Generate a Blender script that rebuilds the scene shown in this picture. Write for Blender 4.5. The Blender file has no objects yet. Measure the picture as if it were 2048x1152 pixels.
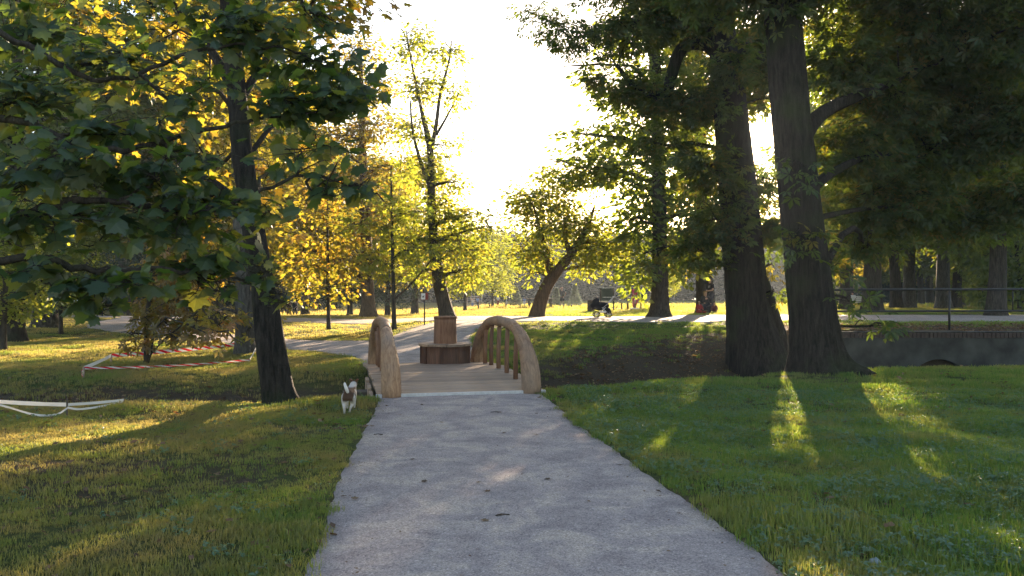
import bpy, math, random
import numpy as np
from mathutils import Vector, Matrix

R = math.radians
sc = bpy.context.scene
col = sc.collection
random.seed(7)

# ------------------------------------------------------------------ camera
EYE = 1.55            # metres above the path
FPX = 1600.0          # focal length in pixels of the 2048 wide photograph
HOR = 588.0           # row of the horizon
cam_d = bpy.data.cameras.new('camera')
cam_d.sensor_width = 36.0
cam_d.lens = 36.0 * FPX / 2048.0
cam_d.clip_start = 0.05
cam_d.clip_end = 3000.0
cam = bpy.data.objects.new('camera', cam_d)
cam.location = (0.0, 0.0, EYE)
cam.rotation_euler = (R(90.0 + math.degrees(math.atan((HOR - 576.0) / FPX))), 0.0, 0.0)
col.objects.link(cam)
sc.camera = cam

# ------------------------------------------------------------------ sky, sun, exposure
SUN_EL, SUN_AZ = R(11.1), R(17.1)     # azimuth measured from +Y towards +X
world = bpy.data.worlds.new('World')
sc.world = world
world.use_nodes = True
wn = world.node_tree.nodes
bg = wn['Background']
sky = wn.new('ShaderNodeTexSky')
sky.sky_type = 'NISHITA'
sky.sun_disc = False
sky.sun_elevation = SUN_EL
sky.sun_rotation = SUN_AZ
sky.air_density = 1.0
sky.dust_density = 0.8
sky.ozone_density = 1.0
bg.inputs['Strength'].default_value = 0.075
world.node_tree.links.new(sky.outputs['Color'], bg.inputs['Color'])

sl = bpy.data.lights.new('sun', 'SUN')
sl.energy = 5.0
sl.angle = R(0.5)
sl.color = (1.0, 0.80, 0.56)
sun = bpy.data.objects.new('sun', sl)
sdir = Vector((math.sin(SUN_AZ) * math.cos(SUN_EL), math.cos(SUN_AZ) * math.cos(SUN_EL), math.sin(SUN_EL)))
sun.rotation_euler = sdir.to_track_quat('Z', 'Y').to_euler()
sun.location = sdir * 80
col.objects.link(sun)

sc.view_settings.view_transform = 'Standard'
sc.view_settings.look = 'None'
sc.view_settings.gamma = 1.0
sc.view_settings.exposure = 2.65
sc.view_settings.use_white_balance = True        # the phone's warm white balance
sc.view_settings.white_balance_temperature = 6950
sc.view_settings.white_balance_tint = 17
sc.cycles.max_bounces = 8
sc.cycles.diffuse_bounces = 4
sc.cycles.transmission_bounces = 6
sc.cycles.volume_bounces = 1
sc.cycles.transparent_max_bounces = 8
sc.cycles.use_denoising = True
sc.cycles.denoising_prefilter = 'NONE'
sc.cycles.sample_clamp_indirect = 8.0

# ------------------------------------------------------------------ helpers: tags, materials, meshes
def tag(o, label=None, cat=None, group=None, kind=None):
    if label: o['label'] = label
    if cat: o['category'] = cat
    if group: o['group'] = group
    if kind: o['kind'] = kind
    return o

def empty(name, loc, rz=0.0, **kw):
    o = bpy.data.objects.new(name, None)
    o.empty_display_size = 0.2
    o.location = loc
    o.rotation_euler = (0, 0, rz)
    col.objects.link(o)
    return tag(o, **kw)

def link(name, me, parent=None, loc=None, rot=None, scale=None):
    o = bpy.data.objects.new(name, me)
    col.objects.link(o)
    if parent is not None: o.parent = parent
    if loc is not None: o.location = loc
    if rot is not None: o.rotation_euler = rot
    if scale is not None: o.scale = scale
    return o

def copy_tree(o, parent=None):
    c = o.copy()
    col.objects.link(c)
    if parent is not None: c.parent = parent
    for ch in list(o.children):
        copy_tree(ch, c)
    return c

class NT:
    def __init__(s, name):
        s.m = bpy.data.materials.new(name)
        s.m.use_nodes = True
        s.t = s.m.node_tree
        s.t.nodes.clear()
        s.out = s.t.nodes.new('ShaderNodeOutputMaterial')
    def n(s, typ, **kw):
        nd = s.t.nodes.new(typ)
        for k, v in kw.items():
            if k in nd.inputs.keys(): nd.inputs[k].default_value = v
            else: setattr(nd, k, v)
        return nd
    def l(s, a, b): s.t.links.new(a, b)
    def ramp(s, fac, stops, interp='LINEAR'):
        r = s.n('ShaderNodeValToRGB')
        r.color_ramp.interpolation = interp
        e = r.color_ramp.elements
        while len(e) < len(stops): e.new(0.5)
        for k, (p, c) in enumerate(stops):
            e[k].position = p
            e[k].color = (c[0], c[1], c[2], 1.0)
        s.l(fac, r.inputs['Fac'])
        return r.outputs['Color']
    def noise(s, scale, detail=4.0, rough=0.55, coord='Object', stretch=None, dist=0.0):
        tc = s.n('ShaderNodeTexCoord')
        mp = s.n('ShaderNodeMapping')
        if stretch: mp.inputs['Scale'].default_value = stretch
        s.l(tc.outputs[coord], mp.inputs['Vector'])
        nz = s.n('ShaderNodeTexNoise')
        nz.inputs['Scale'].default_value = scale
        nz.inputs['Detail'].default_value = detail
        nz.inputs['Roughness'].default_value = rough
        nz.inputs['Distortion'].default_value = dist
        s.l(mp.outputs['Vector'], nz.inputs['Vector'])
        return nz.outputs['Fac']
    def mix(s, fac, a, b, blend='MIX'):
        m = s.n('ShaderNodeMix', data_type='RGBA', blend_type=blend)
        for sock, v in ((m.inputs[0], fac), (m.inputs[6], a), (m.inputs[7], b)):
            if isinstance(v, (int, float)): sock.default_value = v
            elif isinstance(v, tuple): sock.default_value = (v[0], v[1], v[2], 1.0)
            else: s.l(v, sock)
        return m.outputs[2]
    def bump(s, h, strength=0.3, dist=0.02):
        b = s.n('ShaderNodeBump')
        b.inputs['Strength'].default_value = strength
        b.inputs['Distance'].default_value = dist
        s.l(h, b.inputs['Height'])
        return b.outputs['Normal']
    def bsdf(s, color, rough=0.8, normal=None, spec=0.3, metal=0.0):
        p = s.n('ShaderNodeBsdfPrincipled')
        if isinstance(color, tuple): p.inputs['Base Color'].default_value = (color[0], color[1], color[2], 1)
        else: s.l(color, p.inputs['Base Color'])
        if isinstance(rough, (int, float)): p.inputs['Roughness'].default_value = rough
        else: s.l(rough, p.inputs['Roughness'])
        p.inputs['Specular IOR Level'].default_value = spec
        p.inputs['Metallic'].default_value = metal
        if normal is not None: s.l(normal, p.inputs['Normal'])
        return p.outputs[0]
    def done(s, sh):
        s.l(sh, s.out.inputs['Surface'])
        return s.m

def simple_mat(name, c, rough=0.7, var=0.25, scale=8.0, spec=0.3, metal=0.0):
    t = NT(name)
    f = t.noise(scale)
    a = tuple(v * (1 - var) for v in c); b = tuple(min(1, v * (1 + var)) for v in c)
    return t.done(t.bsdf(t.ramp(f, [(0.3, a), (0.7, b)]), rough, t.bump(f, 0.1), spec, metal))

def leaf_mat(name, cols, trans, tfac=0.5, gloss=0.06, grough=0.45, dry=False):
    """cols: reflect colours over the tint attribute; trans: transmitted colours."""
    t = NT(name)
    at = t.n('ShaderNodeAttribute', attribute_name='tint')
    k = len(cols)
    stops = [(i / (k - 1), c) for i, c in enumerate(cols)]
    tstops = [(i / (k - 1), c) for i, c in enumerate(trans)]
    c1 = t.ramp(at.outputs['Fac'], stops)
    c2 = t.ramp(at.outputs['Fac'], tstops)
    if dry:
        ge = t.n('ShaderNodeNewGeometry')
        nz = t.n('ShaderNodeTexNoise'); nz.inputs['Scale'].default_value = .75; nz.inputs['Detail'].default_value = 5; nz.inputs['Roughness'].default_value = .65
        t.l(ge.outputs['Position'], nz.inputs['Vector'])
        sx = t.n('ShaderNodeSeparateXYZ'); t.l(ge.outputs['Position'], sx.inputs[0])
        ma = t.n('ShaderNodeMapRange'); t.l(sx.outputs[0], ma.inputs['Value']); ma.inputs['From Min'].default_value = -4; ma.inputs['From Max'].default_value = 3
        ma.inputs['To Min'].default_value = .11; ma.inputs['To Max'].default_value = -.07
        ad = t.n('ShaderNodeMath', operation='ADD'); t.l(nz.outputs[0], ad.inputs[0]); t.l(ma.outputs[0], ad.inputs[1])
        mf = t.n('ShaderNodeMapRange'); t.l(sx.outputs[1], mf.inputs['Value']); mf.inputs['From Min'].default_value = 26; mf.inputs['From Max'].default_value = 60; mf.inputs['To Min'].default_value = 0; mf.inputs['To Max'].default_value = .16  # farther grass yellowed too: the field's sunlit look put into the colour
        a2 = t.n('ShaderNodeMath', operation='ADD'); t.l(ad.outputs[0], a2.inputs[0]); t.l(mf.outputs[0], a2.inputs[1]); ad = a2
        k_ = t.ramp(ad.outputs[0], [(.42, (0, 0, 0)), (.68, (.85, .85, .85))])
        c1 = t.mix(k_, c1, (.15, .12, .05)); c2 = t.mix(k_, c2, (.60, .46, .13))
    d = t.n('ShaderNodeBsdfDiffuse'); t.l(c1, d.inputs['Color'])
    tr = t.n('ShaderNodeBsdfTranslucent'); t.l(c2, tr.inputs['Color'])
    m = t.n('ShaderNodeMixShader'); m.inputs[0].default_value = tfac
    t.l(d.outputs[0], m.inputs[1]); t.l(tr.outputs[0], m.inputs[2])
    g = t.n('ShaderNodeBsdfGlossy'); g.inputs['Roughness'].default_value = grough
    g.inputs['Color'].default_value = (0.9, 0.95, 1.0, 1)
    m2 = t.n('ShaderNodeMixShader'); m2.inputs[0].default_value = gloss
    t.l(m.outputs[0], m2.inputs[1]); t.l(g.outputs[0], m2.inputs[2])
    return t.done(m2.outputs[0])

class MB:
    """collects numpy chunks into one mesh"""
    def __init__(s):
        s.v = []; s.f = []; s.nv = 0; s.mi = []; s.tint = []; s.sm = []
    def add(s, v, f, mi=0, tint=None, smooth=True):
        v = np.asarray(v, dtype=np.float64).reshape(-1, 3)
        s.v.append(v)
        s.tint.append(np.full(len(v), 0.5) if tint is None else np.asarray(tint, dtype=float))
        if isinstance(f, np.ndarray):
            s.f.append(f + s.nv)
            s.mi.append(np.full(len(f), mi)); s.sm.append(np.full(len(f), smooth))
        else:
            s.f.append([tuple(i + s.nv for i in q) for q in f])
            s.mi.append(np.full(len(f), mi)); s.sm.append(np.full(len(f), smooth))
        s.nv += len(v)
    def box(s, x0, x1, y0, y1, z0, z1, mi=0, M=None, bev=0.0):
        if bev > 0:
            b = min(bev, (x1 - x0) * .45, (y1 - y0) * .45, (z1 - z0) * .45)
            vs = []; 
            for sx in (0, 1):
                for sy in (0, 1):
                    for sz in (0, 1):
                        X = x1 if sx else x0; Y = y1 if sy else y0; Z = z1 if sz else z0
                        dx = -b if sx else b; dy = -b if sy else b; dz = -b if sz else b
                        vs += [(X, Y + dy, Z + dz), (X + dx, Y, Z + dz), (X + dx, Y + dy, Z)]
            def I(sx, sy, sz, k): return (sx * 4 + sy * 2 + sz) * 3 + k
            fs = [(I(0,0,0,0), I(0,0,1,0), I(0,1,1,0), I(0,1,0,0)), (I(1,0,0,0), I(1,1,0,0), I(1,1,1,0), I(1,0,1,0)),
                  (I(0,0,0,1), I(1,0,0,1), I(1,0,1,1), I(0,0,1,1)), (I(0,1,0,1), I(0,1,1,1), I(1,1,1,1), I(1,1,0,1)),
                  (I(0,0,0,2), I(0,1,0,2), I(1,1,0,2), I(1,0,0,2)), (I(0,0,1,2), I(1,0,1,2), I(1,1,1,2), I(0,1,1,2))]
            for a in (0, 1):
                for b2 in (0, 1):
                    q = (I(a,b2,0,0), I(a,b2,0,1), I(a,b2,1,1), I(a,b2,1,0)); fs.append(q if (a == b2) else q[::-1])
                    q = (I(a,0,b2,2), I(a,0,b2,0), I(a,1,b2,0), I(a,1,b2,2)); fs.append(q if (a == b2) else q[::-1])
                    q = (I(0,a,b2,1), I(0,a,b2,2), I(1,a,b2,2), I(1,a,b2,1)); fs.append(q if (a == b2) else q[::-1])
            for a in (0, 1):
                for b2 in (0, 1):
                    for c in (0, 1):
                        q = (I(a,b2,c,0), I(a,b2,c,1), I(a,b2,c,2)); fs.append(q if (a + b2 + c) % 2 else q[::-1])
            v = np.array(vs)
        else:
            v = np.array([(x0,y0,z0),(x1,y0,z0),(x1,y1,z0),(x0,y1,z0),(x0,y0,z1),(x1,y0,z1),(x1,y1,z1),(x0,y1,z1)], float)
            fs = [(0,3,2,1),(4,5,6,7),(0,1,5,4),(1,2,6,5),(2,3,7,6),(3,0,4,7)]
        if M is not None: v = np.array([M @ Vector(p) for p in v])
        s.add(v, fs, mi, smooth=False)
    def tube(s, pts, rad, sides=8, mi=0, ridge=0.0, rk=7, seed=0, cap=True, squash=1.0, flare=None):
        pts = np.asarray(pts, float); n = len(pts)
        rad = np.broadcast_to(np.asarray(rad, float), (n,))
        tan = np.gradient(pts, axis=0)
        tan /= np.linalg.norm(tan, axis=1)[:, None] + 1e-9
        up = np.array([0.0, 1.0, 0.0]) if abs(tan[0][1]) < 0.9 else np.array([1.0, 0, 0])
        th = np.linspace(0, 2 * np.pi, sides, endpoint=False)
        rings = []
        rs = np.random.RandomState(seed)
        ph = rs.rand(6) * 6.28
        for i in range(n):
            a = np.cross(tan[i], up); a /= np.linalg.norm(a) + 1e-9
            b = np.cross(a, tan[i]); up = b
            rr = np.ones(sides)
            if ridge > 0:
                rr += ridge * (0.5 * np.sin(rk * th + ph[0] + 0.25 * i * ph[3] * .1) + 0.3 * np.sin((rk * 2 + 1) * th + ph[1] + .1 * i) + 0.5 * np.sin(3 * th + ph[2] + 0.12 * i)) + ridge * .35 * (rs.rand(sides) - .5)
            if flare is not None:
                rr += flare[i] * (0.55 + 0.45 * np.sin(5 * th + ph[4]) + 0.25 * np.sin(8 * th + ph[5]))
            rings.append(pts[i] + (np.cos(th) * rr * rad[i])[:, None] * a + (np.sin(th) * rr * rad[i] * squash)[:, None] * b)
        v = np.concatenate(rings)
        i = np.arange(n - 1)[:, None] * sides; j = np.arange(sides)[None, :]; jn = (j + 1) % sides
        f = np.stack([i + j, i + jn, i + sides + jn, i + sides + j], axis=-1).reshape(-1, 4)
        s.add(v, f[:, ::-1], mi)
        if cap:
            s.v.append(pts[[0, -1]]); s.tint.append(np.full(2, .5))
            c0 = s.nv; s.nv += 2; base = c0 - len(v)
            fs = [(base + (k + 1) % sides, base + k, c0)[::-1] for k in range(sides)] + [(base + (n - 1) * sides + k, base + (n - 1) * sides + (k + 1) % sides, c0 + 1)[::-1] for k in range(sides)]
            s.f.append(fs); s.mi.append(np.full(len(fs), mi)); s.sm.append(np.full(len(fs), True))
    def lathe(s, prof, sides=24, mi=0, c=(0, 0, 0), smooth=True):
        prof = np.asarray(prof, float); n = len(prof)
        th = np.linspace(0, 2 * np.pi, sides, endpoint=False)
        v = np.stack([c[0] + prof[:, 0][:, None] * np.cos(th), c[1] + prof[:, 0][:, None] * np.sin(th), c[2] + np.repeat(prof[:, 1][:, None], sides, 1)], -1).reshape(-1, 3)
        i = np.arange(n - 1)[:, None] * sides; j = np.arange(sides)[None, :]; jn = (j + 1) % sides
        f = np.stack([i + j, i + jn, i + sides + jn, i + sides + j], axis=-1).reshape(-1, 4)
        s.add(v, f, mi, smooth=smooth)
    def mesh(s, name, mats):
        v = np.concatenate(s.v)
        me = bpy.data.meshes.new(name)
        loops = []; starts = []; tot = 0
        for f in s.f:
            if isinstance(f, np.ndarray):
                k = f.shape[1]
                loops.append(f.reshape(-1)); starts.append(tot + np.arange(len(f)) * k); tot += len(f) * k
            else:
                for q in f:
                    loops.append(np.array(q)); starts.append(np.array([tot])); tot += len(q)
        loops = np.concatenate(loops); starts = np.concatenate(starts)
        me.vertices.add(len(v)); me.vertices.foreach_set('co', v.astype(np.float32).reshape(-1))
        me.loops.add(len(loops)); me.loops.foreach_set('vertex_index', loops.astype(np.int32))
        me.polygons.add(len(starts)); me.polygons.foreach_set('loop_start', starts.astype(np.int32))
        me.polygons.foreach_set('material_index', np.concatenate(s.mi).astype(np.int32))
        me.polygons.foreach_set('use_smooth', np.concatenate(s.sm).astype(bool))
        at = me.attributes.new('tint', 'FLOAT', 'POINT')
        at.data.foreach_set('value', np.concatenate(s.tint).astype(np.float32))
        for m in (mats if isinstance(mats, (list, tuple)) else [mats]): me.materials.append(m)
        me.update(calc_edges=True)
        me.validate()
        return me
    def build(s, name, mats, parent=None, **kw):
        return link(name, s.mesh(name, mats), parent, **kw)

def sstep(a, b, t):
    t = np.clip((np.asarray(t, float) - a) / (b - a), 0, 1)
    return t * t * (3 - 2 * t)

def smooth_path(pts, n):
    """Catmull-Rom through the control rows (any columns)"""
    P = np.asarray(pts, float)
    P = np.vstack([2 * P[0] - P[1], P, 2 * P[-1] - P[-2]])
    out = []
    m = len(P) - 3
    for u in np.linspace(0, m, n):
        i = min(int(u), m - 1); t = u - i
        p0, p1, p2, p3 = P[i], P[i + 1], P[i + 2], P[i + 3]
        out.append(0.5 * (2 * p1 + (p2 - p0) * t + (2 * p0 - 5 * p1 + 4 * p2 - p3) * t * t + (3 * p1 - p0 - 3 * p2 + p3) * t ** 3))
    return np.array(out)

# ------------------------------------------------------------------ terrain
TX = [-60, -14, -7, -3.2, -2, -0.7, 0.6, 4.3, 8, 11, 20, 60]
YN = [9.0, 10.2, 10.8, 11.3, 11.8, 12.25, 12.7, 14.4, 16.4, 16.7, 17.6, 18]
YC = [12, 12.8, 13.0, 13.4, 14.2, 14.7, 15.3, 17.4, 19.4, 20.0, 20.2, 20.4]
YF = [15, 15.8, 15.8, 16.0, 16.7, 17.2, 19.0, 24, 26, 26, 26, 26]
DP = [.1, .30, .45, .75, .95, 1.0, 1.0, 1.05, 1.12, 1.12, 1.12, 1.12]
WALL_Y, WALL_X0 = 21.2, 8.0
PATHS = [
    # centre line (x, y, width)
    ('gravel_path', [(1.05, -4, 2.75), (0.62, 0, 2.72), (0.19, 4.4, 2.68), (-0.04, 6.1, 2.66), (-0.29, 8, 2.6), (-0.46, 9.5, 2.52), (-0.70, 11.7, 2.5), (-0.80, 12.33, 2.45)]),
    ('branch_path', [(-1.95, 17.35, 2.5), (-2.3, 19.3, 2.9), (-2.6, 22, 3.0), (-2.35, 26, 2.5), (-1.7, 31.5, 2.6)]),
    ('side_path', [(-2.6, 20.6, 3.6), (-4.6, 22.2, 3.0), (-6.8, 23.9, 2.4), (-9.2, 25.8, 2.4), (-12.6, 29, 2.6), (-16.3, 34, 3.2), (-19, 42, 3.2), (-23, 52, 3.6)]),
    ('park_road', [(-60, 52, 4.5), (-36, 51, 4.5), (-22, 45.5, 4.4), (-10, 38.3, 4.6), (0, 34.2, 6.6), (10, 33, 8.2), (20, 33, 9), (34, 33.5, 9), (80, 36, 9)]),
]
PL = {n: smooth_path(p, 90) for n, p in PATHS}

def base_h(x, y):
    right = sstep(-7, -1.5, x)
    zr = 0.06 * sstep(15, 18, y) + 0.44 * sstep(18, 30, y)
    zl = 0.30 * sstep(17, 38, y)
    z = zr * right + zl * (1 - right)
    z = z - 0.5 * sstep(42, 120, y) * right - 0.6 * sstep(40, 75, y) * (1 - right)
    return z

def G(x, y):
    x = np.asarray(x, float); y = np.asarray(y, float)
    yn = np.interp(x, TX, YN); yc = np.interp(x, TX, YC); yf = np.interp(x, TX, YF); dp = np.interp(x, TX, DP)
    b = base_h(x, y)
    notch = sstep(yn, yc, y) * (1 - sstep(yc + .25, yf, y))
    z = b - dp * notch
    # level ground held by the culvert wall on the right
    w = sstep(7.2, 8.1, x)
    zw = np.where(y > WALL_Y, 0.57, -1.12 * sstep(yn, yc, y))
    zw = np.where(y > 44, b + (0.57 - 0.5), zw)
    zw = np.where((y > 30) & (y <= 44), 0.57, zw)
    z = z * (1 - w) + zw * w
    # lawn rises a little at the lip left and right
    z = z + 0.05 * np.exp(-((y - yn + .6) / .8) ** 2) * (1 - np.exp(-((x + .7) / 2.4) ** 2)) * (1 - sstep(6, 8, x))
    amp = np.where(y < 60, 1.0, 1.5)
    und = 0.035 * (np.sin(x * 1.3 + 1.7 * np.sin(y * .6)) * np.sin(y * 1.1 + .7 * x) + .5 * np.sin(x * 3.1 + y * 2.3) * np.sin(y * 2.7 - x * 1.9)) * amp
    pm = path_mask(x, y, 0.6)
    z = z + und * (1 - pm)
    return z

def seg_dist(x, y, pl):
    """distance outside the strip edge (negative inside), vectorised"""
    best = np.full(np.shape(x), 1e9)
    for i in range(len(pl) - 1):
        ax, ay, aw = pl[i]; bx, by, bw = pl[i + 1]
        dx, dy = bx - ax, by - ay
        t = np.clip(((x - ax) * dx + (y - ay) * dy) / (dx * dx + dy * dy + 1e-12), 0, 1)
        d = np.hypot(x - ax - t * dx, y - ay - t * dy) - 0.5 * (aw + t * (bw - aw))
        best = np.minimum(best, d)
    return best

def path_d(x, y):
    x = np.asarray(x, float); y = np.asarray(y, float)
    d = np.full(np.shape(x), 1e9)
    for n in PL: d = np.minimum(d, seg_dist(x, y, PL[n][::3]))
    return d

def path_mask(x, y, soft):
    return 1 - sstep(0, soft, path_d(x, y))

def Gs(x, y): return float(G(np.array([x]), np.array([y]))[0])

def at(px, py, d):
    """photograph pixel at distance d (metres along the view) -> world"""
    return ((px - 1024.0) / FPX * d, d, EYE + (HOR - py) / FPX * d)

def spot(px, d):
    x = (px - 1024.0) / FPX * d
    return (x, d, Gs(x, d))

def edge_noise(x, y):
    return 0.05 * np.sin(x * 5.3 + y * 3.1) + 0.04 * np.sin(y * 9.7 - x * 4.0) + 0.03 * np.sin(y * 21 + x * 13)

def build_ground(mat):
    xs = np.unique(np.concatenate([np.arange(-400, -60, 20), np.arange(-60, -16, 2), np.arange(-16, -9, .4), np.arange(-9, 16, .14), np.arange(16, 24, .5), np.arange(24, 60, 2), np.arange(60, 401, 20)]))
    ys = np.unique(np.concatenate([np.arange(-60, -4, 4), np.arange(-4, 3.5, .5), np.arange(3.5, 20, .14), np.arange(20, 40, .25), np.arange(40, 60, 1), np.arange(60, 160, 4), np.arange(160, 901, 30), [WALL_Y - .02, WALL_Y + .02]]))
    X, Y = np.meshgrid(xs, ys)
    Z = G(X, Y)
    d = path_d(X, Y)
    Z = Z - 0.06 * (1 - sstep(-.3, -.12, d))
    n, m = X.shape
    V = np.stack([X, Y, Z], -1).reshape(-1, 3)
    i = np.arange(n - 1)[:, None] * m; j = np.arange(m - 1)[None, :]
    F = np.stack([i + j, i + j + 1, i + m + j + 1, i + m + j], -1).reshape(-1, 4)
    mb = MB()
    mb.add(V, F, tint=bare(X, Y).reshape(-1))
    o = mb.build('ground', mat)
    return tag(o, 'grassy park ground with a dry ditch crossing it', None, None, 'structure')

def bare(x, y):
    """0 = full grass, 1 = bare soil and litter"""
    yn = np.interp(x, TX, YN); yc = np.interp(x, TX, YC); yf = np.interp(x, TX, YF)
    b = sstep(yn + .05, yn + .7, y) * (1 - sstep(yc + (yf - yc) * (.35 + .25 * sstep(-1, 2, x)), yc + (yf - yc) * (.8 + .5 * sstep(-1, 2, x)), y))
    b = b * (0.75 + .25 * sstep(-9, -3, x))
    # worn patch at the left foreground
    b2 = .20 * sstep(-.8, -2.6, x) * sstep(10.8, 9, y) + .6 * np.exp(-(((x + 3.6) / 1.8) ** 2 + ((y - 7.0) / .85) ** 2)) + .55 * np.exp(-(((x + 2.2) / .7) ** 2 + ((y - 9.2) / .4) ** 2))
    nz = .5 + .5 * np.sin(x * 2.9 + 2 * np.sin(y * 2.2)) * np.sin(y * 3.4 + x)
    b3 = .45 * np.exp(-((y - 24) / 4) ** 2) * sstep(1, 4, x)
    return np.clip(np.maximum(np.maximum(b, b2 * (0.4 + .6 * nz)), b3 * nz), 0, 1)

def build_strip(name, label, pl, mat, lift=0.0, nu=14):
    mb = MB()
    c = smooth_path(pl, 220 if 'gravel' in name else 150)
    t = np.gradient(c[:, :2], axis=0); t /= np.linalg.norm(t, axis=1)[:, None]
    nrm = np.stack([t[:, 1], -t[:, 0]], -1)
    us = np.concatenate([[-.5], np.linspace(-.493, .493, nu - 2), [.5]])
    en = np.array([edge_noise(c[:, 0] + s * 3, c[:, 1]) for s in (0, 1)]) * .45
    V = np.zeros((len(c), nu, 3))
    for k, u in enumerate(us):
        w = c[:, 2] + (en[0] if u < 0 else en[1]) * (abs(u) * 2) ** 3
        x = c[:, 0] + nrm[:, 0] * u * w; y = c[:, 1] + nrm[:, 1] * u * w
        V[:, k, 0] = x; V[:, k, 1] = y
        V[:, k, 2] = G(x, y) + lift + 0.010 * (1 - (2 * u) ** 2) - (0.05 if k in (0, nu - 1) else 0)
    n, m = V.shape[:2]
    i = np.arange(n - 1)[:, None] * m; j = np.arange(m - 1)[None, :]
    F = np.stack([i + j, i + m + j, i + m + j + 1, i + j + 1], -1).reshape(-1, 4)
    V = V.reshape(-1, 3)
    a, b2, c2 = V[F[0][0]], V[F[0][1]], V[F[0][2]]
    if np.cross(b2 - a, c2 - a)[2] < 0: F = F[:, ::-1]
    mb.add(V, F)
    return tag(mb.build(name, mat), label, None, None, 'structure')

# ------------------------------------------------------------------ materials
def ground_mat():
    t = NT('lawn_soil')
    at_ = t.n('ShaderNodeAttribute', attribute_name='tint')
    n1 = t.noise(0.9, 5); n2 = t.noise(14, 6, .7); n3 = t.noise(70, 3, .7); n4 = t.noise(3.2, 4)
    grass = t.ramp(n2, [(.30, (.030, .045, .012)), (.55, (.055, .085, .020)), (.75, (.10, .12, .035))])
    dry = t.ramp(n2, [(.3, (.07, .055, .025)), (.7, (.17, .14, .06))])
    g = t.mix(t.ramp(n1, [(.42, (0, 0, 0)), (.68, (.8, .8, .8))]), grass, dry)
    soil = t.ramp(n3, [(.25, (.040, .030, .020)), (.55, (.085, .066, .042)), (.78, (.17, .135, .09))])
    ad = t.n('ShaderNodeMath', operation='ADD'); t.l(at_.outputs['Fac'], ad.inputs[0])
    sb = t.n('ShaderNodeMath', operation='MULTIPLY_ADD'); t.l(n4, sb.inputs[0]); sb.inputs[1].default_value = .9; sb.inputs[2].default_value = -.45
    t.l(sb.outputs[0], ad.inputs[1])
    c = t.mix(t.ramp(ad.outputs[0], [(.25, (0, 0, 0)), (.55, (1, 1, 1))]), g, soil)
    ad2 = t.n('ShaderNodeMath', operation='ADD'); t.l(n2, ad2.inputs[0]); t.l(n3, ad2.inputs[1])
    return t.done(t.bsdf(c, .95, t.bump(ad2.outputs[0], .9, .04), .15))

def gravel_mat(name, tones, bumpd=.006):
    t = NT(name)
    n1 = t.noise(2.3, 6, .62, dist=.8); n2 = t.noise(85, 3, .9); n3 = t.noise(6, 6, .7); n4 = t.noise(.35, 3)
    a = t.ramp(n1, [(.36, tones[0]), (.50, tones[1]), (.62, tones[2])])
    sp = t.ramp(n2, [(.34, (.30, .30, .31)), (.46, (.85, .85, .85)), (.58, (1.05, 1.05, 1.05)), (.68, (1.9, 1.88, 1.8))])
    a = t.mix(.85, a, sp, 'MULTIPLY')
    a = t.mix(.55, a, t.ramp(n3, [(.28, (.80, .79, .79)), (.66, (1.10, 1.09, 1.07))]), 'MULTIPLY')
    vo = t.n('ShaderNodeTexVoronoi'); vo.inputs['Scale'].default_value = 70
    tc = t.n('ShaderNodeTexCoord'); t.l(tc.outputs['Object'], vo.inputs['Vector'])
    a = t.mix(.6, a, t.ramp(vo.outputs['Color'], [(.10, (.5, .5, .52)), (.4, (1, 1, 1)), (.85, (1.1, 1.08, 1.05)), (.95, (1.7, 1.7, 1.7))]), 'MULTIPLY')
    ad = t.n('ShaderNodeMath', operation='ADD'); t.l(n2, ad.inputs[0]); t.l(n3, ad.inputs[1])
    return t.done(t.bsdf(a, .92, t.bump(ad.outputs[0], .8, bumpd), .2))

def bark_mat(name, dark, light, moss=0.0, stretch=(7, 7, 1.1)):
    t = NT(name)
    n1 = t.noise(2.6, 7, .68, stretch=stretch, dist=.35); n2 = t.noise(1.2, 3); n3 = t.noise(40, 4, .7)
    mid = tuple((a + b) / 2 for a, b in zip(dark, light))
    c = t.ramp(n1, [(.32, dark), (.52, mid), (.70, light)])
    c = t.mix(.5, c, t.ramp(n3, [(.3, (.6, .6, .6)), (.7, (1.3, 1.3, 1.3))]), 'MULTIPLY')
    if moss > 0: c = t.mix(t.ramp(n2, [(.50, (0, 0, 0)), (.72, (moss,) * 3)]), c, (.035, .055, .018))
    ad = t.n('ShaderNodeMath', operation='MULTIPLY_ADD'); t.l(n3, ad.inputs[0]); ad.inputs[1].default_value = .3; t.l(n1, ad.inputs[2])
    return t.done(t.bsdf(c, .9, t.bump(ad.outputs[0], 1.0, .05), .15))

def wood_mat(name, a, b, scale=2.0, stretch=(1, 14, 14), rough=.75, grey=0.0):
    t = NT(name)
    n1 = t.noise(scale, 6, .6, stretch=stretch, dist=.8); n2 = t.noise(1.6, 4)
    oi = t.n('ShaderNodeObjectInfo')
    c = t.ramp(n1, [(.30, a), (.68, b)])
    if grey > 0: c = t.mix(t.ramp(n2, [(.35, (0, 0, 0)), (.65, (grey,) * 3)]), c, (.20, .185, .165))
    v = t.ramp(oi.outputs['Random'], [(0, (.66, .65, .66)), (1, (1.22, 1.2, 1.16))])
    c = t.mix(.8, c, v, 'MULTIPLY')
    return t.done(t.bsdf(c, rough, t.bump(n1, .5, .01), .25))

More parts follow.
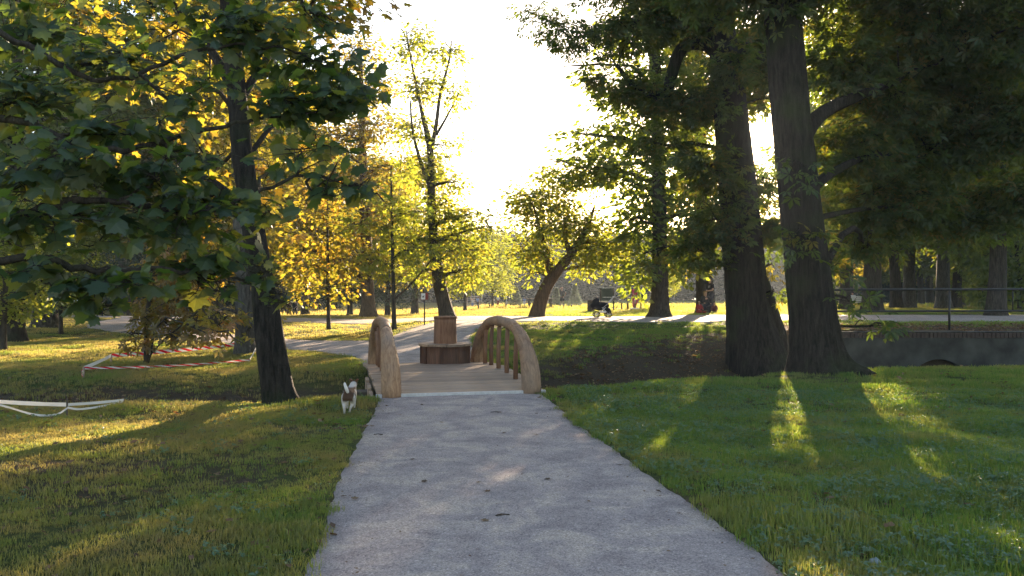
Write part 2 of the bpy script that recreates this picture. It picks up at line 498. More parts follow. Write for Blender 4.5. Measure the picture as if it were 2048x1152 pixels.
M = {}
M['ground'] = ground_mat()
M['gravel'] = gravel_mat('path_gravel', [(.31, .265, .255), (.39, .335, .315), (.50, .42, .36)])
M['road'] = gravel_mat('road_gravel', [(.27, .23, .21), (.36, .31, .28), (.42, .36, .32)])
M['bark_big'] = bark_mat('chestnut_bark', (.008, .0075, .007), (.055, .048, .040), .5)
M['bark'] = bark_mat('grey_bark', (.016, .014, .012), (.10, .085, .068), .3)
M['bark_pale'] = bark_mat('pale_bark', (.035, .033, .030), (.17, .16, .145), .2)
M['bark_warm'] = bark_mat('warm_bark', (.03, .02, .013), (.16, .11, .07), .1)
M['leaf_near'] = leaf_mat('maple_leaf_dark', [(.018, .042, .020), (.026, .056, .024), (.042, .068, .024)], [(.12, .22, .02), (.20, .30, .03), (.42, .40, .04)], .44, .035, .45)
M['leaf_gold'] = leaf_mat('golden_leaf', [(.05, .08, .02), (.10, .10, .02), (.17, .09, .02)], [(.16, .22, .02), (.44, .36, .03), (.62, .30, .03)], .54, .04)
M['leaf_green'] = leaf_mat('green_leaf', [(.03, .06, .018), (.05, .085, .022), (.09, .11, .03)], [(.16, .24, .02), (.30, .38, .03), (.55, .52, .05)], .5, .05)
M['leaf_lime'] = leaf_mat('lime_leaf', [(.05, .09, .02), (.07, .11, .025), (.10, .12, .03)], [(.24, .32, .03), (.42, .46, .04), (.62, .56, .06)], .55, .04)
M['leaf_chest'] = leaf_mat('chestnut_leaf', [(.022, .045, .018), (.035, .062, .022), (.075, .065, .022)], [(.10, .19, .02), (.20, .27, .02), (.44, .30, .03)], .44, .03, .5)
M['leaf_rust'] = leaf_mat('rusty_leaf', [(.045, .06, .018), (.09, .07, .02), (.16, .08, .02)], [(.28, .30, .03), (.52, .36, .03), (.68, .28, .03)], .5, .05)
M['leaf_needle'] = leaf_mat('spruce_needle', [(.02, .04, .022), (.035, .06, .035), (.06, .09, .06)], [(.05, .09, .03), (.08, .13, .05), (.14, .2, .09)], .25, .04)
M['leaf_far'] = leaf_mat('far_leaf', [(.018, .036, .022), (.024, .044, .026), (.034, .052, .028)], [(.02, .04, .02), (.03, .05, .02), (.05, .065, .02)], .2, .0)
M['leaf_mid'] = leaf_mat('yellowing_leaf', [(.03, .06, .018), (.055, .08, .02), (.10, .075, .02)], [(.20, .30, .02), (.44, .48, .04), (.60, .42, .04)], .55, .04)
M['leaf_bluespruce'] = leaf_mat('blue_spruce_needle', [(.08, .11, .10), (.12, .15, .14), (.17, .20, .18)], [(.16, .2, .14), (.2, .26, .18), (.28, .32, .22)], .35, .04)
M['grass'] = leaf_mat('grass_blade', [(.020, .085, .020), (.038, .130, .030), (.12, .16, .05)], [(.18, .36, .03), (.36, .48, .04), (.60, .52, .10)], .50, .03, .5, dry=True)
M['weed'] = leaf_mat('clover_leaf', [(.022, .085, .034), (.034, .11, .042), (.06, .14, .05)], [(.14, .28, .03), (.2, .36, .04), (.3, .4, .05)], .40, .08, .4)
M['litter'] = leaf_mat('fallen_leaf', [(.045, .025, .014), (.11, .06, .025), (.22, .14, .07)], [(.12, .05, .02), (.25, .12, .03), (.3, .2, .06)], .25, .04)
M['wood_rail'] = wood_mat('pale_log_wood', (.19, .095, .048), (.45, .27, .155), 2.2, (11, 1.8, 3.2), .65, .45)
M['wood_deck'] = wood_mat('deck_wood', (.24, .15, .095), (.50, .36, .25), 2.0, (1.0, 16, 10), .7, .5)
M['wood_red'] = wood_mat('reddish_wood', (.13, .06, .035), (.27, .14, .08), 2.0, (9, 9, 1.2), .7, .2)
M['wood_seat'] = wood_mat('dark_seat_wood', (.06, .028, .018), (.14, .07, .045), 2.0, (9, 9, 1.2), .7, .1)
M['wood_dark'] = wood_mat('dark_timber', (.035, .027, .02), (.10, .078, .055), 2.0, (5, 5, 5), .85, .2)
M['metal_dark'] = simple_mat('dark_painted_metal', (.018, .020, .020), .5, .3, 30, .5)
M['metal_light'] = simple_mat('worn_light_metal', (.45, .45, .46), .45, .2, 20, .5, .4)
M['concrete'] = simple_mat('old_render', (.045, .046, .040), .9, .5, 2.2)
M['brickm'] = simple_mat('coping_brick', (.062, .045, .038), .85, .4, 9)

# ------------------------------------------------------------------ setting: ground, paths, forest haze
build_ground(M['ground'])
for (n, p), lab in zip(PATHS, ['grey gravel path leading straight to the wooden bridge', 'gravel path climbing from the bridge to the park road', 'pinkish gravel path curving away to the left', 'wide gravel park road crossing behind the ditch']):
    build_strip(n, lab, PL[n][::6] if False else p, M['gravel'] if n == 'gravel_path' else M['road'], {'gravel_path': 0, 'branch_path': 0.004, 'side_path': 0, 'park_road': 0.010}[n])

# ------------------------------------------------------------------ leaves
def tpl_maple():
    h = [(.12, -.05), (.32, -.04), (.34, .06), (.52, .12), (.46, .22), (.40, .30), (.54, .38), (.64, .60), (.48, .60), (.38, .62), (.30, .64), (.28, .82), (.14, .86)]
    pts = [(0, 0)] + h + [(0, 1.08)] + [(-x, y) for x, y in h[::-1]]
    v = np.array([(x, y, -.22 * abs(x) - .10 * y * y) for x, y in pts] + [(0, .38, .02)])
    n = len(pts)
    return v, np.array([(i, (i + 1) % n, n) for i in range(n)])

def tpl_maple_low():
    h = [(.22, -.03), (.50, .10), (.28, .30), (.58, .60), (.22, .62)]
    pts = [(0, 0)] + h + [(0, 1.05)] + [(-x, y) for x, y in h[::-1]]
    v = np.array([(x, y, -.2 * abs(x) - .1 * y * y) for x, y in pts] + [(0, .35, .02)])
    n = len(pts)
    return v, np.array([(i, (i + 1) % n, n) for i in range(n)])

def tpl_palmate():
    vs = []; fs = []
    for k, (a, L) in enumerate([(-100, .62), (-52, .85), (0, 1.0), (52, .85), (100, .62)]):
        a = R(a); d = np.array([math.sin(a), math.cos(a), 0]); p = np.array([d[1], -d[0], 0])
        b = len(vs)
        vs += [d * .04, d * L * .62 + p * .20 * L + (0, 0, -.07), d * L + np.array([0, 0, -.28 * L]), d * L * .62 - p * .20 * L + (0, 0, -.07)]
        fs.append((b, b + 1, b + 2, b + 3))
    return np.array(vs, float), np.array(fs)

def tpl_simple():
    v = np.array([(0, 0, 0), (.30, .48, -.05), (0, 1.0, -.16), (-.30, .48, -.05)], float)
    return v, np.array([(0, 1, 2, 3)])

def tpl_cluster():
    """three small leaves at one node"""
    vs = []; fs = []
    for a, L in ((-70, .8), (5, 1.0), (75, .75)):
        a = R(a); d = np.array([math.sin(a), math.cos(a), 0]); p = np.array([d[1], -d[0], 0])
        b = len(vs)
        vs += [d * .05, d * L * .5 + p * .26 * L + (0, 0, .02), d * L + np.array([0, 0, -.2 * L]), d * L * .5 - p * .26 * L + (0, 0, .02)]
        fs.append((b, b + 1, b + 2, b + 3))
    return np.array(vs, float), np.array(fs)

TPL = {'maple': tpl_maple(), 'maple_low': tpl_maple_low(), 'palmate': tpl_palmate(), 'simple': tpl_simple(), 'cluster': tpl_cluster()}
AREA = {'maple': .62, 'maple_low': .55, 'palmate': .50, 'simple': .30, 'cluster': .55}

def frames(P, axis, normal):
    Y = axis / (np.linalg.norm(axis, axis=1)[:, None] + 1e-9)
    X = np.cross(Y, normal); X /= np.linalg.norm(X, axis=1)[:, None] + 1e-9
    Z = np.cross(X, Y)
    return X, Y, Z

def spray_leaves(rs, C, out, per, rad, droop=.35, jit=.35, size=.15, svar=.35):
    """C: spray centres, out: outward direction of each spray. Returns P, X, Y, Z, S, tint"""
    n = len(C)
    Cx = np.repeat(C, per, 0); O = np.repeat(out, per, 0)
    th = rs.rand(n * per) * 2 * np.pi
    rr = np.sqrt(rs.rand(n * per)) * rad
    d = np.stack([np.cos(th), np.sin(th), np.zeros(n * per)], -1) * .75 + O * .55
    d[:, 2] = d[:, 2] * .4 - droop * rs.rand(n * per) 
    d /= np.linalg.norm(d, axis=1)[:, None]
    tilt = np.repeat(rs.randn(n, 3) * .18, per, 0)
    off = d * rr[:, None]
    off[:, 2] += rs.randn(n * per) * rad * .16 + (tilt[:, 0] * off[:, 0] + tilt[:, 1] * off[:, 1])
    P = Cx + off
    N = np.tile([0, 0, 1.0], (n * per, 1)) + rs.randn(n * per, 3) * jit + d * .25
    S = size * (1 - svar + 2 * svar * rs.rand(n * per))
    X, Y, Z = frames(P, d, N)
    # clumps share a tone, leaves vary about it
    tint = np.repeat(rs.beta(1.6, 2.4, n), per) * .7 + rs.rand(n * per) * .35
    return P, X, Y, Z, S, np.clip(tint, 0, 1)

def leaves_to_mb(mb, kind, L):
    P, X, Y, Z, S, T = L
    v, f = TPL[kind]
    V = P[:, None, :] + S[:, None, None] * (v[None, :, 0, None] * X[:, None] + v[None, :, 1, None] * Y[:, None] + v[None, :, 2, None] * Z[:, None])
    k = len(v)
    F = (np.arange(len(P))[:, None, None] * k + f[None]).reshape(-1, f.shape[1])
    mb.add(V.reshape(-1, 3), F, tint=np.repeat(T, k), smooth=False)

def prisms(mb, A, B, ra, rb):
    """many thin three-sided twigs at once"""
    D = B - A; D = D / (np.linalg.norm(D, axis=1)[:, None] + 1e-9)
    ref = np.where(np.abs(D[:, 2:3]) > .9, np.array([[1.0, 0, 0]]), np.array([[0, 0, 1.0]]))
    U = np.cross(D, ref); U /= np.linalg.norm(U, axis=1)[:, None] + 1e-9
    W = np.cross(D, U)
    ra = np.broadcast_to(ra, (len(A),)); rb = np.broadcast_to(rb, (len(A),))
    vs = []
    for E, r in ((A, ra), (B, rb)):
        for a in (0, 2.094, 4.189):
            vs.append(E + (math.cos(a) * U + math.sin(a) * W) * r[:, None])
    V = np.stack(vs, 1).reshape(-1, 3)
    F = (np.arange(len(A))[:, None, None] * 6 + np.array([(0, 1, 4, 3), (1, 2, 5, 4), (2, 0, 3, 5)])[None]).reshape(-1, 4)
    mb.add(V, F)

SUNV = np.array(sdir)
def crown_geometry(rs, trunk_pts, trunk_rad, lobes, leaf, size, per=9, rad=.42, lai=2.6, droop=.5, jit=.6, gap=None, limb=.32, twigs=True, hollow=.45):
    """lobes: (centre xyz, radii xyz, density). Returns wood MB and leaf arrays list"""
    wood = MB(); leaves = []
    tp = np.asarray(trunk_pts, float)
    for c, r, dens in lobes:
        c = np.array(c, float); r = np.array(r, float)
        # limb from the trunk to the lobe
        cand = tp[:, 2] < c[2] + .2 * r[2]
        q = np.where(cand)[0] if cand.any() else np.arange(len(tp))
        dd = np.linalg.norm(tp[q] - c, axis=1) + .6 * np.abs(tp[q][:, 2] - (c[2] - .35 * np.linalg.norm(tp[q][:, :2] - c[:2], axis=1)))
        k = q[np.argmin(dd)]
        a = tp[k]; r0 = min(trunk_rad[k] * limb, .10 * r[0] + .008)
        dist = np.linalg.norm(c - a)
        nseg = max(4, int(dist / .45))
        if dist > .35:
            mid = (a + c) / 2 + np.array([0, 0, .14 * dist]) + rs.randn(3) * .06 * dist
            lp = smooth_path([a, mid, c, c + (c - mid) * .5], nseg + 3)
            lp[1:] += rs.randn(len(lp) - 1, 3) * .03 * min(dist, 2)
            rr = np.linspace(r0, max(.012, r0 * .22), len(lp))
            wood.tube(lp, rr, 6, cap=False, seed=rs.randint(999))
        else:
            lp = np.array([a, c]); rr = np.array([r0, r0 * .5])
        vol = math.pi * r[0] * r[2]
        nl = lai * dens * vol / (AREA[leaf] * size * size)
        ns = max(3, int(nl / per))
        # sub-branches
        nb = int(min(16, max(4, 2.2 * (r[0] * r[1] * r[2]) ** (1 / 3) * 3)))
        dirs = rs.randn(nb, 3); dirs[:, 2] = dirs[:, 2] * .7 + .1
        dirs /= np.linalg.norm(dirs, axis=1)[:, None]
        tips = c + dirs * r * (.55 + .4 * rs.rand(nb))[:, None]
        nodes = [lp[len(lp) // 2:]]
        for tip in tips:
            b0 = lp[rs.randint(len(lp) // 2, len(lp))]
            m = (b0 + tip) / 2 + rs.randn(3) * .12 * np.linalg.norm(tip - b0) + np.array([0, 0, .05])
            bp = smooth_path([b0, m, tip], 7)
            wood.tube(bp, np.linspace(max(.010, rr[-1] * .9), .006, 7), 4, cap=False)
            nodes.append(bp[2:])
        nodes = np.concatenate(nodes)
        # sprays, denser towards the outside of the lobe and gathered along the sub-branches
        u = rs.randn(ns, 3); u /= np.linalg.norm(u, axis=1)[:, None]
        rho = (hollow ** 3 + (1 - hollow ** 3) * rs.rand(ns)) ** (1 / 3) * (1 + .12 * rs.randn(ns))
        C = c + u * r * rho[:, None]
        pull = nodes[rs.randint(0, len(nodes), ns)]
        w = (rs.rand(ns) < .45)[:, None] * .55
        C = C * (1 - w) + (pull + rs.randn(ns, 3) * .16 * r) * w
        if gap is not None:
            v = C - np.array([0, 0, EYE]); t_ = v @ SUNV
            dl = np.linalg.norm(v - t_[:, None] * SUNV, axis=1)
            C = C[(dl > gap * (1 + .3 * rs.rand(len(C)))) ]
        if len(C) == 0: continue
        out = (C - c) / r; out /= np.linalg.norm(out, axis=1)[:, None] + 1e-9
        if twigs:
            j = np.array([np.argmin(((nodes - p) ** 2).sum(1)) for p in C])
            prisms(wood, nodes[j], C, .008, .004)
        leaves.append(spray_leaves(rs, C, out, per, rad, droop, jit, size))
    return wood, leaves

GROUPS = {}
def tree_px(name, label, d, base, trunk, lobes, leaf, size, bark='bark', mat='leaf_green', seed=1, extra=(), sides=14, ridge=.05, flare=.5, group=None, **kw):
    """A tree measured off the photograph at distance d: trunk rows (px, py, width px), lobes (px, py, rx, ry, depth shift m, density)."""
    rs = np.random.RandomState(seed)
    o = Vector(base)
    def W(px, py, dd=0.0): return np.array(at(px, py, d + dd)) - np.array(o)
    cp = [np.append(W(a[0], a[1], a[3] if len(a) > 3 else 0), a[2] / FPX * d / 2) for a in trunk]
    cp[0][2] = min(cp[0][2], -.12)
    n = max(16, int(abs(cp[-1][2] - cp[0][2]) / .22))
    sp = smooth_path(cp, n)
    root = empty(name, o, label=label, cat='tree', group=group)
    tm = MB()
    fl = flare * np.exp(-(sp[:, 2] - sp[0, 2]) / .45)
    tm.tube(sp[:, :3], sp[:, 3], sides, ridge=ridge, rk=max(5, sides // 3), seed=seed, flare=fl, cap=True)
    allp = [sp[:, :3]]; allr = [sp[:, 3]]
    for ex in extra:
        ep = smooth_path([np.append(W(a[0], a[1], a[3] if len(a) > 3 else 0), a[2] / FPX * d / 2) for a in ex], max(10, 5 * len(ex)))
        tm.tube(ep[:, :3], ep[:, 3], max(8, sides // 2), ridge=ridge, rk=5, seed=seed + 5, cap=True)
        allp.append(ep[:, :3]); allr.append(ep[:, 3])
    L = []
    for lb in lobes:
        px, py, rx, ry = lb[:4]
        dy = lb[4] if len(lb) > 4 else 0.0
        den = lb[5] if len(lb) > 5 else 1.0
        q = d + dy
        c = np.array(at(px, py, q)) - np.array(o)
        rX, rZ = rx * q / FPX, ry * q / FPX
        L.append((c, (rX, max(.5, (rX + rZ) / 2), rZ), den))
    tp = np.concatenate(allp); tr = np.concatenate(allr)
    kw2 = dict(kw)
    gap = kw2.pop('gap', None)
    # the gap test is in world space
    if gap is not None:
        L2 = L
    wood, leaves = crown_geometry(rs, tp + np.array(o), tr, [(c + np.array(o), r, dn) for c, r, dn in L], leaf, size, gap=gap, **kw2)
    wm = MB()
    for chunk in (wood,):
        if chunk.nv:
            for i in range(len(chunk.v)): chunk.v[i] = chunk.v[i] - np.array(o)
    trunk_o = tm.build('trunk', M[bark], root)
    if wood.nv:
        wood.build('branches', M[bark], root)['kind'] = 'stuff'
    cm = MB()
    for l in leaves:
        leaves_to_mb(cm, leaf, (l[0] - np.array(o),) + l[1:])
    co = cm.build('crown', M[mat], root)
    co['kind'] = 'stuff'
    return root, leaves

def generic_tree(seed, H, rad, z0, tr, leaf, size, bark, mat, nl=14, lean=0.0, lai=2.4, conic=0.0, flat=.55, spread=1.0, per=8, srad=.5, twigs=False):
    """meshes of a free-standing tree at the origin (trunk, branches, crown) for copying"""
    rs = np.random.RandomState(seed)
    cp = [(0, 0, -.15, tr * 1.25), (lean * .1, 0, H * .12, tr), (lean * .35 + rs.randn() * .1, rs.randn() * .1, H * .35, tr * .82), (lean * .7 + rs.randn() * .15, rs.randn() * .15, H * .65, tr * .5), (lean, 0, H * .93, tr * .12)]
    sp = smooth_path(cp, 26)
    tm = MB(); tm.tube(sp[:, :3], sp[:, 3], 10, ridge=.05, rk=5, seed=seed, flare=.5 * np.exp(-(sp[:, 2] + .15) / .35))
    lobes = []
    for k in range(nl):
        f = (k + .5) / nl
        z = z0 + (H - z0) * (f * .92 + .04)
        prof = math.sin(math.pi * min(1, f * .82 + .16)) ** .7 if conic == 0 else (1 - f) * .95 + .08
        a = k * 2.4 + rs.rand() * .8
        rr = rad * prof * (.45 + .25 * rs.rand()) * spread
        lr = rad * (.34 + .16 * rs.rand()) * (prof * .6 + .4)
        tx = np.interp(z, sp[:, 2], sp[:, 0])
        lobes.append(((tx + math.cos(a) * rr, math.sin(a) * rr, z), (lr, lr, lr * flat + .25), .8 + .5 * rs.rand()))
    wood, leaves = crown_geometry(rs, sp[:, :3], sp[:, 3], lobes, leaf, size, per=per, rad=srad, lai=lai, twigs=twigs)
    cm = MB()
    for l in leaves: leaves_to_mb(cm, leaf, l)
    return tm.mesh('trunk_mesh', M[bark]), wood.mesh('branches_mesh', M[bark]), cm.mesh('crown_mesh', M[mat])

def put_tree(name, meshes, loc, label, s=1.0, rz=0.0, sz=1.0, group=None):
    root = empty(name, loc, rz, label=label, cat='tree', group=group)
    root.scale = (s, s, s * sz)
    link('trunk', meshes[0], root); link('branches', meshes[1], root)['kind'] = 'stuff'
    c = link('crown', meshes[2], root); c['kind'] = 'stuff'
    return root

# ------------------------------------------------------------------ instancing of uncountable stuff (grass, litter, far wood)
def scatter(name, P, rot, scl, idx, sources, mat=None, parent=None, **kw):
    me = bpy.data.meshes.new(name)
    me.vertices.add(len(P)); me.vertices.foreach_set('co', np.asarray(P, np.float32).reshape(-1))
    for nm, ty, a in (('rot', 'FLOAT_VECTOR', rot), ('scl', 'FLOAT_VECTOR', scl)):
        at_ = me.attributes.new(nm, ty, 'POINT'); at_.data.foreach_set('vector', np.asarray(a, np.float32).reshape(-1))
    at_ = me.attributes.new('idx', 'INT', 'POINT'); at_.data.foreach_set('value', np.asarray(idx, np.int32))
    o = link(name, me, parent)
    ng = bpy.data.node_groups.new(name + '_nodes', 'GeometryNodeTree')
    ng.interface.new_socket('Geometry', in_out='INPUT', socket_type='NodeSocketGeometry')
    ng.interface.new_socket('Geometry', in_out='OUTPUT', socket_type='NodeSocketGeometry')
    gi = ng.nodes.new('NodeGroupInput'); go = ng.nodes.new('NodeGroupOutput')
    ip = ng.nodes.new('GeometryNodeInstanceOnPoints')
    src = bpy.data.collections.new(name + '_sources')
    for k, s_ in enumerate(sources):
        so = bpy.data.objects.new('%s_source_%02d' % (name, k), s_)
        src.objects.link(so)
    ci = ng.nodes.new('GeometryNodeCollectionInfo')
    ci.inputs['Collection'].default_value = src
    ci.inputs['Separate Children'].default_value = True
    ci.inputs['Reset Children'].default_value = True
    def na(nm, ty):
        x = ng.nodes.new('GeometryNodeInputNamedAttribute'); x.data_type = ty; x.inputs['Name'].default_value = nm
        return [s_ for s_ in x.outputs if s_.enabled and s_.name == 'Attribute'][0]
    ip.inputs['Pick Instance'].default_value = True
    ng.links.new(gi.outputs[0], ip.inputs['Points'])
    ng.links.new(ci.outputs[0], ip.inputs['Instance'])
    ng.links.new(na('idx', 'INT'), ip.inputs['Instance Index'])
    ng.links.new(na('rot', 'FLOAT_VECTOR'), ip.inputs['Rotation'])
    ng.links.new(na('scl', 'FLOAT_VECTOR'), ip.inputs['Scale'])
    ng.links.new(ip.outputs[0], go.inputs[0])
    md = o.modifiers.new('scatter', 'NODES'); md.node_group = ng
    return tag(o, **kw)

# ------------------------------------------------------------------ TREES measured off the photograph
LOW = dict(droop=.5)
# great twin trunks on the right
K_base = spot(1632, 15.1)
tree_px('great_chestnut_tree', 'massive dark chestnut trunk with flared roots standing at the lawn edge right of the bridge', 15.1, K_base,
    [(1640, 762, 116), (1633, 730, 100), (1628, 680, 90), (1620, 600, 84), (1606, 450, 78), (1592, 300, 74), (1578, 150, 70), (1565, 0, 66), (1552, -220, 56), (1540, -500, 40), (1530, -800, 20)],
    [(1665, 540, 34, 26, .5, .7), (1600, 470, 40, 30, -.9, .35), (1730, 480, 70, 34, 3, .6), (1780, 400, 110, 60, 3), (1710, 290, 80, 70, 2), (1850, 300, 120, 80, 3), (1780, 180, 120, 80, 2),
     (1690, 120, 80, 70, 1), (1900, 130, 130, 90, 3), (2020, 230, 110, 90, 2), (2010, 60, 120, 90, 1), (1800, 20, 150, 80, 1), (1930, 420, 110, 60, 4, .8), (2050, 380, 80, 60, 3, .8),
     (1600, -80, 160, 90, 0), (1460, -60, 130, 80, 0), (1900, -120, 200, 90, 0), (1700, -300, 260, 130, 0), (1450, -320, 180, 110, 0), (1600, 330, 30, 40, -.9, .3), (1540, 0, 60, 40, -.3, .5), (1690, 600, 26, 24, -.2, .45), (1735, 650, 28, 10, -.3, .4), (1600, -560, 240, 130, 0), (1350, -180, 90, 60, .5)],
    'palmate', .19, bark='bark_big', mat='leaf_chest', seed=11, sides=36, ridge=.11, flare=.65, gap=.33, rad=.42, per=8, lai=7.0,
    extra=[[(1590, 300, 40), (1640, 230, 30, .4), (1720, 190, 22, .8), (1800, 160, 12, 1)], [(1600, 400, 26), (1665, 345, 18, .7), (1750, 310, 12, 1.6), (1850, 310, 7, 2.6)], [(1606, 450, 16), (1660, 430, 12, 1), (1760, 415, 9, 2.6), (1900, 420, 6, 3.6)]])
J_base = spot(1512, 21.4)
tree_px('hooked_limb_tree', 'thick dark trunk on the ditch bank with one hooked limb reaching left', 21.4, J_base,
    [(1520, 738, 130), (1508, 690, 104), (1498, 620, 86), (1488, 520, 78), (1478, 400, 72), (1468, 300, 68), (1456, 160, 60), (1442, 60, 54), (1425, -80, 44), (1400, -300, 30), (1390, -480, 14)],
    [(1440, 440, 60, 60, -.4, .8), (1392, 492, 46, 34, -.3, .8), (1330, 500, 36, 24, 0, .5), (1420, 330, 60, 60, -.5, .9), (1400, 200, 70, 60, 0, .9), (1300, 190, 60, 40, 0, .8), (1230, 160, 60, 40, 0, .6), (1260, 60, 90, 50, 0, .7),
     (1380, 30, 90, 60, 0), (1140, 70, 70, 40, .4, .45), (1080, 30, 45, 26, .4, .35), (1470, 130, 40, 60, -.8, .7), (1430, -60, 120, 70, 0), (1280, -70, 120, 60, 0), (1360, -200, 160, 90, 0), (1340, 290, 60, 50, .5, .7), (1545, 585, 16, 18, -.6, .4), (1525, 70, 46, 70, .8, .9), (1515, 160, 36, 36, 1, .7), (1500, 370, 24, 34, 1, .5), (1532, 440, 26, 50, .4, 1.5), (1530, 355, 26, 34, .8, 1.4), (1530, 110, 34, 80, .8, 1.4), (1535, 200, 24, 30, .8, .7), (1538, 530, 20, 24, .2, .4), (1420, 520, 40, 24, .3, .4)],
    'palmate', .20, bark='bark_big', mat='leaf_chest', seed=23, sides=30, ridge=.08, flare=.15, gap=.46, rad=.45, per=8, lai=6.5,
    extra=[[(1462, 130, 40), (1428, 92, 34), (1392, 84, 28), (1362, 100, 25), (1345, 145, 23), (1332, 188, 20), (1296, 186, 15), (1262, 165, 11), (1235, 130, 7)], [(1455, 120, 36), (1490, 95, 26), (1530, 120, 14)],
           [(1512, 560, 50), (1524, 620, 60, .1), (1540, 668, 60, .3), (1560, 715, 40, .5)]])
H_base = spot(1322, 36.5)
tree_px('tall_park_tree', 'tall dark tree beside the road with foliage hanging low on its left', 36.5, H_base,
    [(1320, 636, 52), (1320, 610, 36), (1320, 500, 31), (1319, 400, 29), (1316, 280, 27), (1311, 150, 24), (1306, 0, 20), (1300, -160, 12), (1298, -220, 5)],
    [(1275, 540, 34, 55, 0, 1.1), (1290, 470, 45, 50), (1372, 500, 44, 60, 0, 1.1), (1380, 430, 50, 50), (1300, 390, 60, 50), (1245, 330, 60, 40), (1350, 330, 60, 60), (1190, 270, 55, 40, 0, .9),
     (1270, 250, 60, 50), (1355, 220, 60, 60), (1230, 180, 50, 40, 0, .8), (1300, 140, 70, 50), (1370, 110, 60, 50), (1330, 30, 90, 50), (1240, 60, 60, 40, 0, .8), (1170, 130, 40, 26, 0, .5), (1300, -60, 80, 60), (1300, -150, 50, 50), (1150, 330, 40, 30, 0, .8), (1200, 330, 50, 30, 0, .8), (1265, 440, 34, 36, 0, 1.0)],
    'simple', .30, bark='bark', mat='leaf_green', seed=31, sides=16, flare=.35, gap=.8, rad=.7, per=9, lai=4.2, limb=.4)
tree_px('gathering_tree', 'straight dark trunk with people gathered at its foot', 42.5, spot(1412, 42.5),
    [(1412, 640, 56), (1411, 615, 40), (1408, 560, 33), (1405, 450, 30), (1403, 330, 27), (1400, 200, 22), (1398, 50, 14), (1398, -40, 6)],
    [(1372, 512, 30, 26, 0, .9), (1440, 480, 40, 34), (1380, 480, 40, 40), (1440, 430, 44, 44), (1370, 390, 50, 40), (1430, 330, 50, 50), (1370, 280, 40, 40), (1420, 200, 50, 50), (1380, 120, 50, 50), (1440, 90, 50, 50), (1400, 20, 50, 50), (1480, 200, 50, 50), (1520, 100, 50, 60), (1480, 400, 40, 40, 0, .8)],
    'simple', .32, bark='bark', mat='leaf_gold', seed=37, sides=14, flare=.2, gap=.9, rad=.7, per=8, lai=3.4, limb=.4)
tree_px('leaning_tree', 'tree leaning right over the road with forked stem and bright lime fringe', 37.0, spot(1075, 37.0),
    [(1073, 637, 34), (1078, 615, 28), (1090, 580, 25), (1106, 553, 23), (1140, 512, 17), (1166, 470, 12), (1180, 440, 9), (1190, 410, 4)],
    [(1052, 500, 38, 36, 0, 1), (1030, 440, 30, 26, 0, .7), (1062, 405, 44, 36), (1095, 455, 44, 40), (1125, 400, 50, 36), (1150, 450, 50, 40), (1200, 490, 34, 34), (1180, 440, 36, 32), (1120, 350, 60, 30, 0, .9), (1185, 350, 50, 28), (1040, 390, 36, 26, 0, .8), (1090, 510, 30, 24), (1180, 500, 44, 36), (1165, 535, 22, 22, 0, .8), (1065, 545, 18, 18, 0, .7), (1222, 535, 16, 18, 0, .8), (1245, 490, 24, 26)],
    'simple', .19, bark='bark_warm', mat='leaf_mid', seed=41, sides=14, flare=.1, rad=.55, per=8, lai=3.9, limb=.5,
    extra=[[(1106, 553, 20), (1098, 530, 16), (1092, 500, 12), (1080, 460, 8), (1070, 420, 5)], [(1140, 512, 12), (1130, 460, 9), (1140, 410, 5)]])
tree_px('slender_forked_tree', 'slender tall tree with sparse forked top behind the round wooden seat', 34.0, spot(893, 34.0),
    [(896, 640, 40), (890, 615, 29), (880, 570, 26), (872, 520, 23), (866, 450, 18), (863, 380, 16), (860, 300, 13), (845, 230, 8), (832, 170, 6), (818, 100, 4), (812, 60, 2)],
    [(822, 100, 34, 30, 0, .9), (840, 60, 26, 22, 0, .8), (892, 105, 34, 26, 0, .8), (842, 170, 40, 34, 0, .9), (905, 180, 28, 44, 0, .55), (880, 150, 20, 20, 0, .6), (830, 250, 40, 36, 0, .8), (885, 290, 40, 30, 0, .55), (850, 340, 50, 36), (900, 365, 36, 26, 0, .7), (860, 420, 70, 36), (930, 430, 44, 26, 0, .9), (830, 480, 60, 36), (910, 480, 60, 34), (950, 500, 26, 20, 0, .8), (930, 540, 40, 30), (850, 540, 40, 24, 0, .8), (960, 455, 30, 18, 0, .7)],
    'simple', .18, bark='bark', mat='leaf_mid', seed=47, sides=12, flare=.15, rad=.5, per=8, lai=3.6, limb=.5,
    extra=[[(860, 310, 10), (872, 250, 8), (880, 190, 6), (898, 120, 4), (903, 80, 2)], [(872, 270, 6), (895, 230, 4), (915, 190, 2)], [(862, 380, 9), (840, 320, 7), (825, 260, 5), (820, 200, 3)]])
